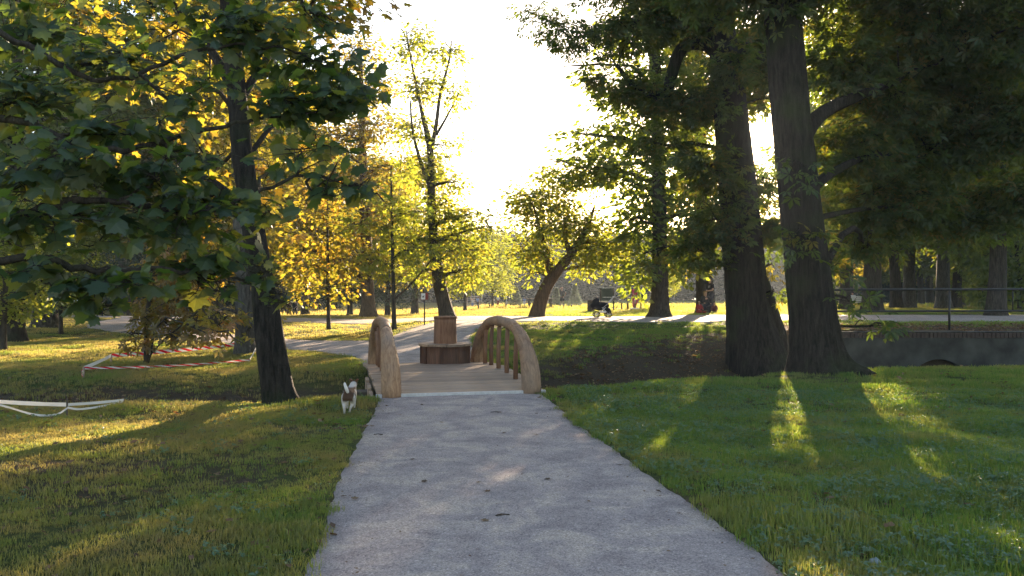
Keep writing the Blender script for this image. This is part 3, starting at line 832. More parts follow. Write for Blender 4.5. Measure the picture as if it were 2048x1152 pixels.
# left: the leaning trunk at the ditch edge
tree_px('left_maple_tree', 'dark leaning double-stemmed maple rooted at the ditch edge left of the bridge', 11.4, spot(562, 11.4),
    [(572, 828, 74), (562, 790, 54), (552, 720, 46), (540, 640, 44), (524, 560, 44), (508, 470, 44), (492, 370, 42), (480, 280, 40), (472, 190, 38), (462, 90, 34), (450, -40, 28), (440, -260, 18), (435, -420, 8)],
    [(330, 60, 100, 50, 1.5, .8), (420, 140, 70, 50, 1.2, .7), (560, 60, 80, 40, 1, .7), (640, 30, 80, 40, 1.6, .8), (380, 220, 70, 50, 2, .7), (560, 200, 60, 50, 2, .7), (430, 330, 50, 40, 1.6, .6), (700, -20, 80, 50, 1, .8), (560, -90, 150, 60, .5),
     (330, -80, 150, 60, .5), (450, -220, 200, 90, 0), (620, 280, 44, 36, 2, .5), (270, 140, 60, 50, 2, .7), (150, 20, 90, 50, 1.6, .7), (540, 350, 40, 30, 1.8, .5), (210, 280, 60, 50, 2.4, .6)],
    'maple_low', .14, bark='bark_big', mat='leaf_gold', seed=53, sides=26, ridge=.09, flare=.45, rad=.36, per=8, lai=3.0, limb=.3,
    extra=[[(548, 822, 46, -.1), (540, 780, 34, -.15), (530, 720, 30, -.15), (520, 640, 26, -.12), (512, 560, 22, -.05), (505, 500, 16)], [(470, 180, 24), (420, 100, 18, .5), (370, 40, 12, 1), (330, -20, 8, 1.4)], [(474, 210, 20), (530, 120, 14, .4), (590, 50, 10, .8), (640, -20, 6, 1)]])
# young and middle trees on the left
tree_px('thin_young_chestnut_tree', 'young tree with very thin stem and orange-tinged leaves behind the left bridge rail', 27.5, spot(788, 27.5),
    [(789, 662, 11), (788, 640, 9), (787, 580, 8), (785, 500, 7), (783, 420, 5), (782, 330, 3)],
    [(740, 520, 50, 36), (820, 500, 50, 34, 0, .8), (780, 450, 60, 34), (720, 450, 50, 30, 0, .8), (830, 430, 40, 30, 0, .9), (770, 390, 50, 34), (800, 340, 40, 30, 0, .8), (850, 500, 30, 20, 0, .7), (900, 500, 24, 20, 0, .5)],
    'palmate', .20, bark='bark', mat='leaf_mid', seed=59, sides=8, flare=.1, rad=.45, per=7, lai=1.6, limb=.6,
    extra=[[(788, 600, 4), (820, 570, 3.4), (855, 530, 3), (880, 490, 2)]])
tree_px('thin_young_maple_tree', 'young tree with thin stem and dull yellow-green crown between the side path and road', 30.0, spot(658, 30.0),
    [(658, 664, 11), (657, 640, 8), (656, 570, 7), (655, 480, 5), (655, 400, 3)],
    [(630, 580, 50, 24, 0, .9), (690, 570, 40, 24, 0, .9), (610, 530, 50, 30), (680, 520, 60, 34), (640, 480, 60, 34), (700, 460, 50, 30), (650, 420, 60, 30), (620, 380, 44, 28), (690, 390, 40, 30)],
    'simple', .20, bark='bark', mat='leaf_gold', seed=61, sides=8, flare=.1, rad=.5, per=8, lai=1.9, limb=.6)
tree_px('golden_tree', 'tall golden backlit tree with warm brown trunk beyond the park road', 43.0, spot(736, 43.0),
    [(737, 640, 36), (736, 600, 26), (734, 520, 23), (730, 420, 20), (725, 300, 15), (722, 180, 10), (720, 80, 4)],
    [(700, 520, 60, 34), (760, 500, 50, 34), (680, 440, 70, 44), (770, 420, 60, 40), (640, 360, 70, 50), (720, 340, 80, 50), (790, 330, 50, 44), (670, 270, 70, 50), (750, 250, 60, 44), (700, 180, 70, 50), (760, 170, 40, 40, 0, .7), (720, 100, 50, 44), (630, 200, 60, 50), (610, 460, 50, 40), (580, 380, 60, 50), (590, 280, 60, 50), (560, 500, 50, 40)],
    'simple', .22, bark='bark_warm', mat='leaf_gold', seed=67, sides=12, rad=.7, per=9, lai=3.0, limb=.4)
tree_px('grey_trunk_tree', 'plain grey trunk rising right behind the dark leaning maple', 20.5, spot(489, 20.5),
    [(490, 712, 50), (490, 690, 40), (489, 620, 37), (486, 520, 34), (480, 400, 31), (476, 280, 28), (472, 120, 22), (470, -40, 14), (468, -140, 5)],
    [(440, 620, 40, 30, -.5, .8), (520, 650, 36, 30, -1, .7), (450, 560, 50, 34, 0, .8), (550, 590, 44, 30, 0, .8), (410, 470, 60, 40, 0, .7), (540, 440, 50, 36, 0, .8), (430, 360, 70, 50), (520, 320, 60, 50), (400, 240, 70, 50), (500, 180, 80, 50), (400, 110, 80, 50), (520, 70, 80, 50), (450, 0, 100, 50), (470, -90, 90, 50), (590, 150, 50, 50, 0, .8)],
    'palmate', .20, bark='bark_pale', mat='leaf_gold', seed=71, sides=16, flare=.3, rad=.42, per=8, lai=1.5, limb=.35)
tree_px('rusty_chestnut_sapling', 'bushy chestnut sapling with rusty drooping leaves behind the red and white tape', 17.5, spot(293, 17.5),
    [(294, 706, 12), (293, 680, 10), (294, 640, 9), (300, 590, 8), (310, 540, 6), (318, 490, 4)],
    [(330, 645, 44, 26), (270, 668, 34, 14, -.4, .9), (340, 672, 30, 14, -.6, .8), (300, 590, 44, 26), (370, 600, 44, 30), (310, 545, 44, 26), (380, 540, 40, 30), (340, 500, 50, 26), (390, 640, 34, 26), (400, 470, 36, 26, 0, .8), (280, 640, 24, 16, -.3, .8), (430, 640, 26, 30, -1.5, .8), (430, 665, 24, 18, -2, .8)],
    'palmate', .18, bark='bark', mat='leaf_rust', seed=73, sides=8, flare=.1, rad=.34, per=7, lai=3.0, droop=.6, limb=.3)
tree_px('far_left_oak', 'thick tree at the left edge of the lawn with sunlit patch behind its root', 24.5, spot(22, 24.5),
    [(24, 700, 76), (23, 680, 56), (22, 640, 48), (24, 560, 43), (28, 450, 38), (30, 320, 34), (32, 180, 26), (34, 40, 16), (36, -60, 6)],
    [(-40, 560, 50, 40), (70, 590, 50, 34, 0, .9), (90, 500, 60, 44), (0, 480, 60, 44), (60, 420, 70, 44), (140, 440, 50, 40, 0, .8), (-30, 380, 70, 50), (110, 340, 70, 50), (20, 280, 80, 50), (120, 240, 60, 44), (-40, 200, 70, 50), (60, 150, 80, 50), (20, 60, 80, 50), (100, 60, 60, 50), (40, -30, 60, 40)],
    'maple_low', .20, bark='bark_big', mat='leaf_green', seed=79, sides=18, flare=.35, rad=.45, per=8, lai=1.7, limb=.35)
# the near maple whose branches hang in from the left
B_base = (-6.6, 4.6, Gs(-6.6, 4.6))
rsB = np.random.RandomState(83)
B_lobes_px = [(70, 60, 7.2, 170, 60, .9), (240, 120, 6.8, 150, 60, .8), (60, 190, 6.2, 140, 70, 1), (220, 250, 6.0, 130, 50, .8), (370, 190, 6.6, 80, 34, .6), (80, 320, 5.6, 150, 60, 1), (290, 340, 5.8, 130, 54, 1), (400, 320, 6.2, 70, 40, .8),
    (60, 440, 5.3, 110, 54, .8), (200, 440, 5.6, 110, 44, .7), (370, 430, 5.9, 120, 50, 1), (520, 430, 6.3, 70, 30, .7), (240, 560, 5.3, 100, 40, .8), (90, 560, 5.2, 90, 50, .8), (400, 520, 5.9, 100, 44, .9), (530, 545, 6.2, 44, 26, .7),
    (500, 60, 7.0, 130, 60, 1), (620, 120, 7.2, 110, 60, 1), (560, 210, 6.8, 120, 50, 1), (690, 200, 7.0, 70, 56, .9), (600, 300, 6.6, 90, 36, .6), (650, 360, 6.5, 70, 26, .7), (720, 378, 6.5, 34, 18, .8), (420, 390, 6.3, 50, 30, .7), (300, 10, 7, 90, 30, .5), (640, 30, 7.4, 70, 40, .7), (200, 610, 5.4, 50, 26, .6), (560, 600, 6.2, 30, 20, .5), (420, 580, 6.0, 60, 26, .7)]
def near_maple():
    rs = rsB
    o = np.array(B_base)
    root = empty('near_maple_tree', B_base, label='nearest maple whose large dark green leaves fill the upper left of the view', cat='tree')
    tm = MB()
    tp = smooth_path([(0, 0, -.2, .30), (.05, 0, .6, .24), (.15, .1, 1.8, .22), (.35, .25, 3.4, .18), (.5, .3, 5.2, .13), (.6, .3, 7.2, .07), (.6, .3, 8.6, .03)], 40)
    tm.tube(tp[:, :3], tp[:, 3], 20, ridge=.07, rk=7, seed=3, flare=.5 * np.exp(-(tp[:, 2] + .2) / .4))
    tm.build('trunk', M['bark'], root)
    wood = MB(); chunks = []
    # five main limbs sweep out over the lawn; side limbs leave them towards each mass of leaves
    mains = []
    for (h0, path) in [(1.5, [(-60, 520, 5.2), (200, 540, 5.4), (420, 545, 5.9), (560, 590, 6.3)]), (2.0, [(-60, 430, 5.3), (180, 400, 5.6), (420, 420, 6.1), (620, 350, 6.6), (770, 400, 6.6)]),
                       (2.7, [(-60, 230, 5.8), (200, 300, 5.8), (400, 260, 6.4), (580, 230, 6.8), (720, 215, 7.0)]), (3.3, [(-60, 60, 6.4), (200, 160, 6.5), (430, 90, 6.8), (640, 110, 7.2)]), (4.0, [(0, -80, 7), (300, -20, 7), (600, 0, 7.3)])]:
        a = np.array([np.interp(h0, tp[:, 2], tp[:, 0]), np.interp(h0, tp[:, 2], tp[:, 1]), h0])
        lp = smooth_path([a] + [np.array(at(*p)) - o for p in path], 44)
        lp[3:] += rs.randn(41, 3) * .012
        wood.tube(lp, np.linspace(.036, .006, 44), 8, cap=False, ridge=.05)
        mains.append(lp[6:])
    mains = np.concatenate(mains)
    for (px, py, d, rx, ry, den) in B_lobes_px:
        c = np.array(at(px, py, d)) - o
        rX, rZ = rx * d / FPX, ry * d / FPX
        rY = rX * .8
        a = mains[np.argmin(((mains - c - np.array([-.5 * rX, 0, -.1])) ** 2).sum(1))]
        e = c + np.array([rX * .6, rs.uniform(-.5, .5) * rY, rs.uniform(-.7, .5) * rZ])
        lp = smooth_path([a, (a + c) / 2 + rs.randn(3) * .05, c, e], 20)
        lp[2:] += rs.randn(18, 3) * .010
        wood.tube(lp, np.linspace(.014, .004, 20), 6, cap=False)
        nb = 9
        nodes = [lp[9:]]
        for k in range(nb):
            b0 = lp[rs.randint(3, 18)]
            tip = c + np.array([rs.uniform(-1, 1) * rX, rs.uniform(-1, 1) * rY, rs.uniform(-1, .8) * rZ])
            bp = smooth_path([b0, (b0 + tip) / 2 + rs.randn(3) * .05, tip], 6)
            wood.tube(bp, np.linspace(.006, .002, 6), 4, cap=False)
            nodes.append(bp[1:])
        nodes = np.concatenate(nodes)
        nl = int(6.2 * den * math.pi * rX * rZ / (.62 * .15 * .15))
        C = nodes[rs.randint(0, len(nodes), nl)] + rs.randn(nl, 3) * np.array([.30 * rX, .30 * rY, .26 * rZ])
        # leaf blades hang on short stalks, tips outward and down, faces tilted to the open sky behind the camera
        d_ = (C - c) / np.array([rX, rY, rZ]) + rs.randn(nl, 3) * .6 + np.array([.25, -.35, -.45])
        d_[:, 2] = d_[:, 2] * .6 - .15
        d_ /= np.linalg.norm(d_, axis=1)[:, None]
        N = np.array([0, -.40, .90]) + rs.randn(nl, 3) * .48
        S = .108 * (.5 + .85 * rs.rand(nl) ** .8)
        X, Y, Z = frames(C, d_, N)
        j = np.array([np.argmin(((nodes - p) ** 2).sum(1)) for p in C])
        prisms(wood, nodes[j], C + Y * .01, .0025, .0015)
        chunks.append((C, X, Y, Z, S, rs.rand(nl)))
    wood.build('branches', M['bark'], root)
    A = [np.concatenate([c[i] for c in chunks]) for i in range(6)]
    P = A[0] + o
    ang = A[4] / P[:, 1]
    sx = P[:, 0] / P[:, 1] * FPX + 1024; sy = HOR - (P[:, 2] - EYE) / P[:, 1] * FPX
    inside = (sx > 0) & (sx < 2048) & (sy > 0) & (sy < 1152)
    order = np.argsort(-(ang * inside))
    big, rest = order[:300], order[300:]
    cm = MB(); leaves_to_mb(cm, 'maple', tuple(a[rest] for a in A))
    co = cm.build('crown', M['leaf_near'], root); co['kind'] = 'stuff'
    # single leaves share three meshes
    lm = []
    v, f = TPL['maple']
    for k in range(5):
        m = MB(); m.add(v * np.array([1 + .08 * (k - 2), 1, 1.0 + .5 * (k - 2)]), f, tint=np.full(len(v), .1 + .2 * k), smooth=False)
        lm.append(m.mesh('leaf_mesh', M['leaf_near']))
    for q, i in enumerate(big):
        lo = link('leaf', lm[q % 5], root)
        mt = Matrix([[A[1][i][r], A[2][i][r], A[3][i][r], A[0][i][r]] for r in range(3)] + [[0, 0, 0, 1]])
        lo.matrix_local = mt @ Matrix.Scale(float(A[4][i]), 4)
near_maple()

# background trees: a few generic kinds, copied
g_tall = [generic_tree(101, 19, 5.2, 4.2, .45, 'simple', .34, 'bark', 'leaf_green', nl=24, lai=4.0, srad=.8),
          generic_tree(102, 17, 4.6, 3.6, .38, 'simple', .34, 'bark', 'leaf_chest', nl=22, lai=4.0, lean=-1.2, srad=.8),
          generic_tree(103, 21, 5.6, 6.0, .50, 'simple', .36, 'bark_pale', 'leaf_green', nl=24, lai=3.6, srad=.8)]
g_gold = generic_tree(104, 15, 4.6, 2.6, .30, 'simple', .30, 'bark', 'leaf_gold', nl=18, lai=3.0, srad=.75)
g_lime = generic_tree(105, 7, 2.6, 1.3, .10, 'simple', .16, 'bark', 'leaf_lime', nl=12, lai=2.2, srad=.45)
g_bush = generic_tree(106, 5.2, 3.0, .5, .12, 'simple', .22, 'bark', 'leaf_green', nl=12, lai=2.6, srad=.5)
g_pine = generic_tree(107, 8.5, 3.2, .7, .16, 'cluster', .16, 'bark', 'leaf_needle', nl=16, lai=2.0, conic=1, flat=.35, srad=.5)

def bg(name, kind, px, d, label, s=1.0, rz=0.0, sz=1.0, group=None):
    return put_tree(name, kind, spot(px, d), label, s, rz, sz, group)

bg('background_tree', g_tall[0], 1745, 44, 'broad dark trunk standing just behind the road right of the great chestnut', 1.02, .3)
bg('background_tree', g_tall[1], 1793, 58, 'left-leaning grey trunk behind the railing right of the two people on the white bench', 1.0, .4)
bg('background_tree', g_tall[2], 1819, 59, 'straight grey trunk close behind the left-leaning one', .82, 1.4)
bg('background_tree', g_tall[0], 1842, 84, 'thinnest far trunk seen between grey trunks above the railing', .72, 2.0)
bg('background_tree', g_tall[0], 1859, 88, 'slim far trunk in front of sunlit grass right of the thinnest trunk', .9, 4.0)
bg('background_tree', g_tall[2], 1886, 55, 'tall pale straight trunk beside the long railing post', .84, 3.1, 1.15)
bg('background_tree', g_tall[1], 1912, 58, 'pale-edged trunk leaning left in the clump behind the railing post', .8, 3.3, 1.2)
bg('background_tree', g_tall[2], 1925, 64, 'rightmost straight brown trunk in the clump behind the railing', .85, 5.0, 1.2)
bg('background_tree', g_tall[1], 1690, 50, 'dark tree added just right behind the great chestnut trunk to shade the lawn', .8, 1.1)  # extra tree, added for the shade its crown casts on the right lawn
bg('background_tree', g_gold, 1700, 74, 'golden-lit tree showing beyond the great chestnut foliage', 1.0, 1.0)
bg('shrub', g_bush, 1980, 58, 'dense green shrub at the end of the pinkish path on the right', 1.3, 0, 1.3)
bg('shrub', g_bush, 2040, 50, 'dense green shrub at the right edge behind the railing', 1.2, 2, 1.5)
bg('background_tree', g_gold, 2000, 75, 'tree with a sunlit yellow patch above the right shrubs', 1.0, 2.4)
bg('background_tree', g_tall[0], 2090, 42, 'dark tree crown filling the upper right corner', 1.0, 2.9)
bg('background_tree', g_tall[1], 1990, 36, 'dark canopy overhanging the right part of the road', .95, 2.2)
# left background
bg('background_tree', g_tall[1], 388, 36, 'thick dark trunk leaning over the side path left of the thin leaning one', 1.1, 3.3)
bg('background_tree', g_gold, 434, 32, 'thin dark leaning trunk left of the grey trunk', .75, 2.0)
bg('background_tree', g_tall[0], 92, 31, 'short dark trunk with flared base behind the far left lawn', .85, .9)
bg('young_tree', g_lime, 122, 27.5, 'small young tree on the left lawn between two dark trunks', .62, .5)
bg('young_tree', g_lime, 8, 21, 'thin young tree on the lawn at the left edge', .7, 1.5)
bg('background_tree', g_tall[2], 250, 62, 'tall pale trunk far behind the rusty chestnut sapling', 1.0, .9)
bg('background_tree', g_tall[0], 180, 55, 'broad green tree beyond the white bench on the left', 1.0, 1.9)
bg('background_tree', g_gold, 330, 70, 'golden tree far beyond the curving side path', 1.2, .9)
bg('background_tree', g_tall[0], 560, 66, 'dense tree beyond the two small walkers on the road', .95, 3.9)
bg('background_tree', g_gold, 610, 60, 'yellowish tree beyond the road right of the two small walkers', .8, 1.9)
bg('background_tree', g_gold, 830, 62, 'bright yellow-green tree behind the sign post', .85, 2.9)
bg('pine_shrub', g_pine, 700, 50, 'dark low conifer left of the golden tree trunk', .95, 0)
bg('pine_shrub', g_pine, 775, 52, 'dark low conifer between golden tree trunk and thin stem', .95, 1)
bg('pine_shrub', g_pine, 262, 52, 'dark conifer clump where the side path bends on the left', 1.2, 2)
bg('young_tree', g_lime, 985, 66, 'bright lime young tree by the playground in front of the far wood', 1.0, 0, .95)
bg('young_tree', g_lime, 930, 58, 'lime green tree hanging over the climbing frame', 1.05, 2, .95)
bg('young_tree', g_lime, 1336, 62, 'slim young tree half hidden behind the tall park tree', .55, 2, 1.3)

def blue_spruce(px, d, h, label, seed):
    rs = np.random.RandomState(seed)
    root = empty('small_spruce', spot(px, d), label=label, cat='tree', group='small pale spruces by the playground')
    t = MB(); t.tube([(0, 0, -.1), (0, 0, h)], [.05, .01], 7); t.build('trunk', M['bark'], root)
    n = 900
    z = h * rs.rand(n) ** 1.25 * .95 + .12
    tier = np.abs(((z / h * 9) % 1) - .35)
    r = (h - z) / h * h * .36 * (1.05 - .5 * tier) * np.sqrt(rs.rand(n)) + .04
    a = rs.rand(n) * 6.28
    P = np.stack([r * np.cos(a), r * np.sin(a), z - r * .12], -1)
    d_ = np.stack([np.cos(a), np.sin(a), .25 + 0 * a], -1) + rs.randn(n, 3) * .3
    X, Y, Z = frames(P, d_, np.array([0, 0, 1.0]) + rs.randn(n, 3) * .4)
    m = MB(); leaves_to_mb(m, 'cluster', (P, X, Y, Z, np.full(n, .17), rs.rand(n)))
    c = m.build('crown', M['leaf_bluespruce'], root); c['kind'] = 'stuff'
for i, (px, d, h, lb) in enumerate([(1032, 70, 1.9, 'small pale spruce left of the picnic table'), (1113, 76, 1.85, 'small pale spruce right behind the picnic table beside the stretching woman'), (1150, 74, 2.2, 'tallest small pale spruce between the stretching woman and the litter bin')]):
    blue_spruce(px, d, h, lb, i + 5)

# the far wood: one hazy mass closing the field
def far_wood():
    rs = np.random.RandomState(9)
    P = []; sc_ = []
    for row, (n, y0) in enumerate([(46, 150), (46, 168), (40, 190)]):
        for k in range(n):
            x = -95 + 230 * (k + rs.rand() * .7) / n
            y = y0 + 10 * rs.rand() + .0012 * x * x - max(0, x - 40) * .5 - max(0, -x - 12) * .75
            if -.27 < x / y < 0.10 or 1: P.append((x, y, float(G(np.array([x]), np.array([y]))[0]) - .3)); sc_.append((1.05 + .25 * rs.rand()) * (.80 if x < 70 else 1.1) * (1.0 + .04 * row))
    P = np.array(P); n = len(P)
    s3 = np.array(sc_)[:, None] * np.array([[1.15, 1.15, .82]])
    rot = np.stack([np.zeros(n), np.zeros(n), rs.rand(n) * 6.28], -1)
    far = [generic_tree(200 + k, 18, 5.5, 1.0, .4, 'cluster', .62, 'bark', 'leaf_far', nl=24, lai=3.6, srad=1.0, flat=.9) for k in range(3)]
    # join trunk and crown of each kind so that one mesh is one tree of the mass
    src = []
    for t_, b_, c_ in far:
        src.append(c_)
    scatter('far_wood', P, rot, s3, rs.randint(0, 3, n), src, label='hazy blue-grey wood closing the far side of the field', cat='wood', kind='stuff')
    # side woods behind the park trees
    P = []
    for k in range(70):
        x = rs.uniform(-85, -14); y = rs.uniform(72, 105) if x > -60 else rs.uniform(50, 90)
        P.append((x, y, Gs(x, y) - .3))
    for k in range(60):
        x = rs.uniform(48, 110); y = rs.uniform(85, 130)
        P.append((x, y, Gs(x, y) - .3))
    P = np.array(P); n = len(P)
    s3 = (.75 + .35 * rs.rand(n))[:, None] * np.ones((1, 3))
    rot = np.stack([np.zeros(n), np.zeros(n), rs.rand(n) * 6.28], -1)
    scatter('woodland', P, rot, s3, rs.randint(0, 4, n), [g_tall[0][2], g_tall[1][2], g_gold[2], far[0][2]], label='dense woodland closing the park on both sides behind the nearer trees', cat='wood', kind='stuff')
far_wood()

# ------------------------------------------------------------------ grass, weeds and litter
def tuft(seed, nb, rad, h, w, lean=.5, curl=.5):
    rs = np.random.RandomState(seed); m = MB(); V = []; F = []; T = []
    for k in range(nb):
        a = rs.rand() * 6.28; r = rad * math.sqrt(rs.rand()); px, py = r * math.cos(a), r * math.sin(a)
        b = rs.rand() * 6.28; hh = h * (.5 + .7 * rs.rand()); l = lean * rs.rand() * hh
        dx, dy = math.cos(b), math.sin(b); sx, sy = -dy * w * .5, dx * w * .5
        p0 = np.array([px, py, -.01]); p1 = p0 + (dx * l * .35, dy * l * .35, hh * .6); p2 = p0 + (dx * l, dy * l, hh * (1 - curl * .3 * rs.rand()))
        n = len(V); V += [p0 + (sx, sy, 0), p0 - (sx, sy, 0), p1 + (sx * .8, sy * .8, 0), p1 - (sx * .8, sy * .8, 0), p2]
        F += [(n, n + 1, n + 3, n + 2), (n + 2, n + 3, n + 4)]; t = rs.beta(1.3, 2.2); T += [t] * 5
    m.add(np.array(V), F, tint=T, smooth=False)
    return m.mesh('grass_tuft_mesh', M['grass'])

def weed(seed, n, rad, s):
    rs = np.random.RandomState(seed); m = MB()
    a = rs.rand(n) * 6.28; r = rad * np.sqrt(rs.rand(n))
    P = np.stack([r * np.cos(a), r * np.sin(a), .02 + .04 * rs.rand(n)], -1)
    b = rs.rand(n) * 6.28
    X, Y, Z = frames(P, np.stack([np.cos(b), np.sin(b), .1 * np.ones(n)], -1), np.array([0, 0, 1.0]) + rs.randn(n, 3) * .4)
    leaves_to_mb(m, 'cluster', (P, X, Y, Z, s * (.6 + .8 * rs.rand(n)), rs.rand(n)))
    return m.mesh('weed_mesh', M['weed'])

def litter_mesh(seed, n, rad, s):
    rs = np.random.RandomState(seed); m = MB()
    a = rs.rand(n) * 6.28; r = rad * np.sqrt(rs.rand(n))
    P = np.stack([r * np.cos(a), r * np.sin(a), .008 + .015 * rs.rand(n)], -1)
    b = rs.rand(n) * 6.28
    X, Y, Z = frames(P, np.stack([np.cos(b), np.sin(b), .25 * rs.randn(n)], -1), np.array([0, 0, 1.0]) + rs.randn(n, 3) * .35)
    leaves_to_mb(m, 'simple', (P, X, Y, Z, s * (.6 + .8 * rs.rand(n)), rs.rand(n)))
    return m.mesh('litter_mesh', M['litter'])

def wedge(rs, n, y0, y1, marg=1.2, k=.66):
    """points of the visible ground between two distances, evenly over the area"""
    y = np.sqrt(y0 * y0 + rs.rand(n) * (y1 * y1 - y0 * y0))
    x = (rs.rand(n) * 2 - 1) * (k * y + marg)
    return x, y

def put_grass(name, seed, n, y0, y1, srcs, smin, smax, keep, label, edge=0.02, marg=1.2, hvar=None):
    rs = np.random.RandomState(seed)
    x, y = wedge(rs, n, y0, y1, marg)
    ok = (path_d(x, y) + .06 * np.sin(x * 7 + y * 5) * np.sin(y * 4.3 - x * 2) > edge - .05 + .07 * rs.rand(n)) & keep(x, y, rs)
    ok &= ~((np.abs(y - WALL_Y) < .35) & (x > 7.8))
    x, y = x[ok], y[ok]; z = G(x, y)
    n = len(x)
    s = smin + (smax - smin) * rs.rand(n)
    s *= 1 + .35 * np.sin(x * 1.7 + 2 * np.sin(y * 1.3)) * np.sin(y * 2.1)
    hv = s if hvar is None else s * hvar(x, y)
    scatter(name, np.stack([x, y, z], -1), np.stack([rs.randn(n) * .08, rs.randn(n) * .08, rs.rand(n) * 6.28], -1), np.stack([s, s, hv], -1), rs.randint(0, len(srcs), n), srcs, label=label, cat='grass' if 'grass' in name else 'ground cover', kind='stuff')

tuf = [tuft(k, 26, .075, .075, .0045) for k in range(4)]
tuf_mid = [tuft(10 + k, 34, .17, .085, .009) for k in range(3)]
tuf_far = [tuft(20 + k, 40, .55, .13, .03, lean=.7) for k in range(3)]
def keep_grass(x, y, rs):
    p = 1 - bare(x, y) * 1.02
    p *= .62 + .38 * np.sin(x * 1.9 + 3 * np.sin(y * .9)) * np.sin(y * 1.7 + x * .6)
    return rs.rand(len(x)) < np.clip(p + .22 * (bare(x, y) < .2), 0.015, 1)
put_grass('lawn_grass', 1, 46000, 3.6, 10.5, tuf, .4, 1.25, keep_grass, 'short uneven grass of the near lawn on both sides of the gravel path', hvar=lambda x, y: np.where(x > 0, .95, .6))
put_grass('bank_grass', 2, 46000, 10.5, 26, tuf_mid, .45, .95, keep_grass, 'rough grass on the ditch banks and the lawn beyond')
put_grass('verge_grass', 3, 30000, 26, 60, tuf_far, .35, .7, keep_grass, 'grass beside the park road and under the far trees', edge=.1, hvar=lambda x, y: .55 + 0 * x)
put_grass('field_grass', 4, 26000, 60, 155, tuf_far, .9, 1.9, lambda x, y, rs: rs.rand(len(x)) < .9, 'sunlit open field grass behind the road', edge=.3)
put_grass('clover_weeds', 5, 15000, 3.6, 13, [weed(k, 12, .10, .028) for k in range(3)], .7, 1.3,
          lambda x, y, rs: (x > .8) & (rs.rand(len(x)) < .25 + .5 * (np.sin(x * 1.3 + y) * np.sin(y * 1.9) > 0)) | ((x < 0) & (rs.rand(len(x)) < .06)) & (bare(x, y) < .3), 'low broad-leaved weeds and clover in the right-hand lawn')
lit = [litter_mesh(30 + k, 7, .22, .07) for k in range(3)]
put_grass('leaf_litter', 6, 26000, 9.5, 27, lit, .6, 1.1, lambda x, y, rs: rs.rand(len(x)) < .06 + .8 * bare(x, y), 'brown leaf litter lying in the dry ditch')
lit2 = [litter_mesh(40 + k, 3, .25, .065) for k in range(3)]
put_grass('lawn_litter', 7, 6500, 3.6, 12, lit2, .5, 1.1, lambda x, y, rs: (rs.rand(len(x)) < .35), 'scattered dry leaves in the near grass')

def path_bits():
    rs = np.random.RandomState(8)
    x, y = wedge(rs, 9000, 3.6, 12.2, 0)
    d = path_d(x, y)
    ok = (d < -.02) & (rs.rand(len(x)) < np.where(d > -.35, .75, .16))
    x, y = x[ok], y[ok]; n = len(x); s_ = .25 + .6 * rs.rand(n) ** 2
    src = [litter_mesh(50 + k, 1, .02, .035) for k in range(4)]
    scatter('path_crumbs', np.stack([x, y, G(x, y) + .012], -1), np.stack([0 * x, 0 * x, rs.rand(n) * 6.28], -1), np.stack([s_, s_, s_], -1), rs.randint(0, 4, n), src, label='tiny leaf crumbs and grit strewn over the gravel path', cat='litter', kind='stuff')
path_bits()

# ------------------------------------------------------------------ the wooden bridge
BA = R(12.8)
BO = Vector((-.75, 12.25, 0.0))
def BW(x, y, z=0.0):
    return Vector((BO.x + math.cos(BA) * x - math.sin(BA) * y, BO.y + math.sin(BA) * x + math.cos(BA) * y, z))
def deck_z(y): return .045 + .13 * math.sin(math.pi * min(1, max(0, y / 5.4)))
bridge = empty('wooden_bridge', BO, BA, label='small wooden plank bridge with thick arched log handrails over the dry ditch', cat='bridge')
rs = np.random.RandomState(77)
pw, y, k = .232, -.02, 0
plank_mb = MB(); plank_mb.box(-1.30, 1.28, -pw / 2 + .004, pw / 2 - .004, -.05, 0, bev=.006)
plank_me = plank_mb.mesh('plank_mesh', M['wood_deck'])
for k in range(23):
    yy = .13 + k * pw
    o = link('plank', plank_me, bridge, (rs.randn() * .012, yy, deck_z(yy) + rs.randn() * .0025), (math.atan(.13 * math.pi / 5.4 * math.cos(math.pi * yy / 5.4)), 0, rs.randn() * .003))
m = MB(); m.box(-1.32, 1.30, -.05, .008, -.06, .052, bev=.005); m.build('threshold_strip', M['metal_light'], bridge)
for sx in (-1.18, 1.16, 0):
    m = MB()
    ys = np.linspace(.0, 5.35, 14)
    for a, b in zip(ys[:-1], ys[1:]):
        v = []
        for yv in (a, b):
            zz = deck_z(yv) - .055
            v += [(sx - .08, yv, zz - .24), (sx + .08, yv, zz - .24), (sx + .08, yv, zz), (sx - .08, yv, zz)]
        m.add(v, [(0, 4, 5, 1), (1, 5, 6, 2), (2, 6, 7, 3), (3, 7, 4, 0)], smooth=False)
    m.build('support_beam', M['wood_dark'], bridge)
# stepped side boards down the left flank and the dark abutment timbers
for k in range(6):
    m = MB(); yy = .05 + k * .34
    m.box(-1.40 + .012 * (k % 2), -1.345 + .012 * (k % 2), yy, yy + .31, -.42 + .03 * k, deck_z(yy) - .02 - .03 * (k % 2), bev=.006)
    m.build('side_board', M['wood_deck'], bridge)
for (x0, x1, y0, y1, z0, z1) in [(-1.78, -1.36, .95, 1.30, -.30, -.02), (-1.70, -1.36, 1.02, 1.34, -.62, -.31), (-1.5, 1.5, -.16, -.06, -.9, -.03), (-1.5, 1.6, 5.42, 5.56, -.9, .0)]:
    m = MB(); m.box(x0, x1, y0, y1, z0, z1, bev=.012); m.build('abutment_timber', M['wood_dark'], bridge)

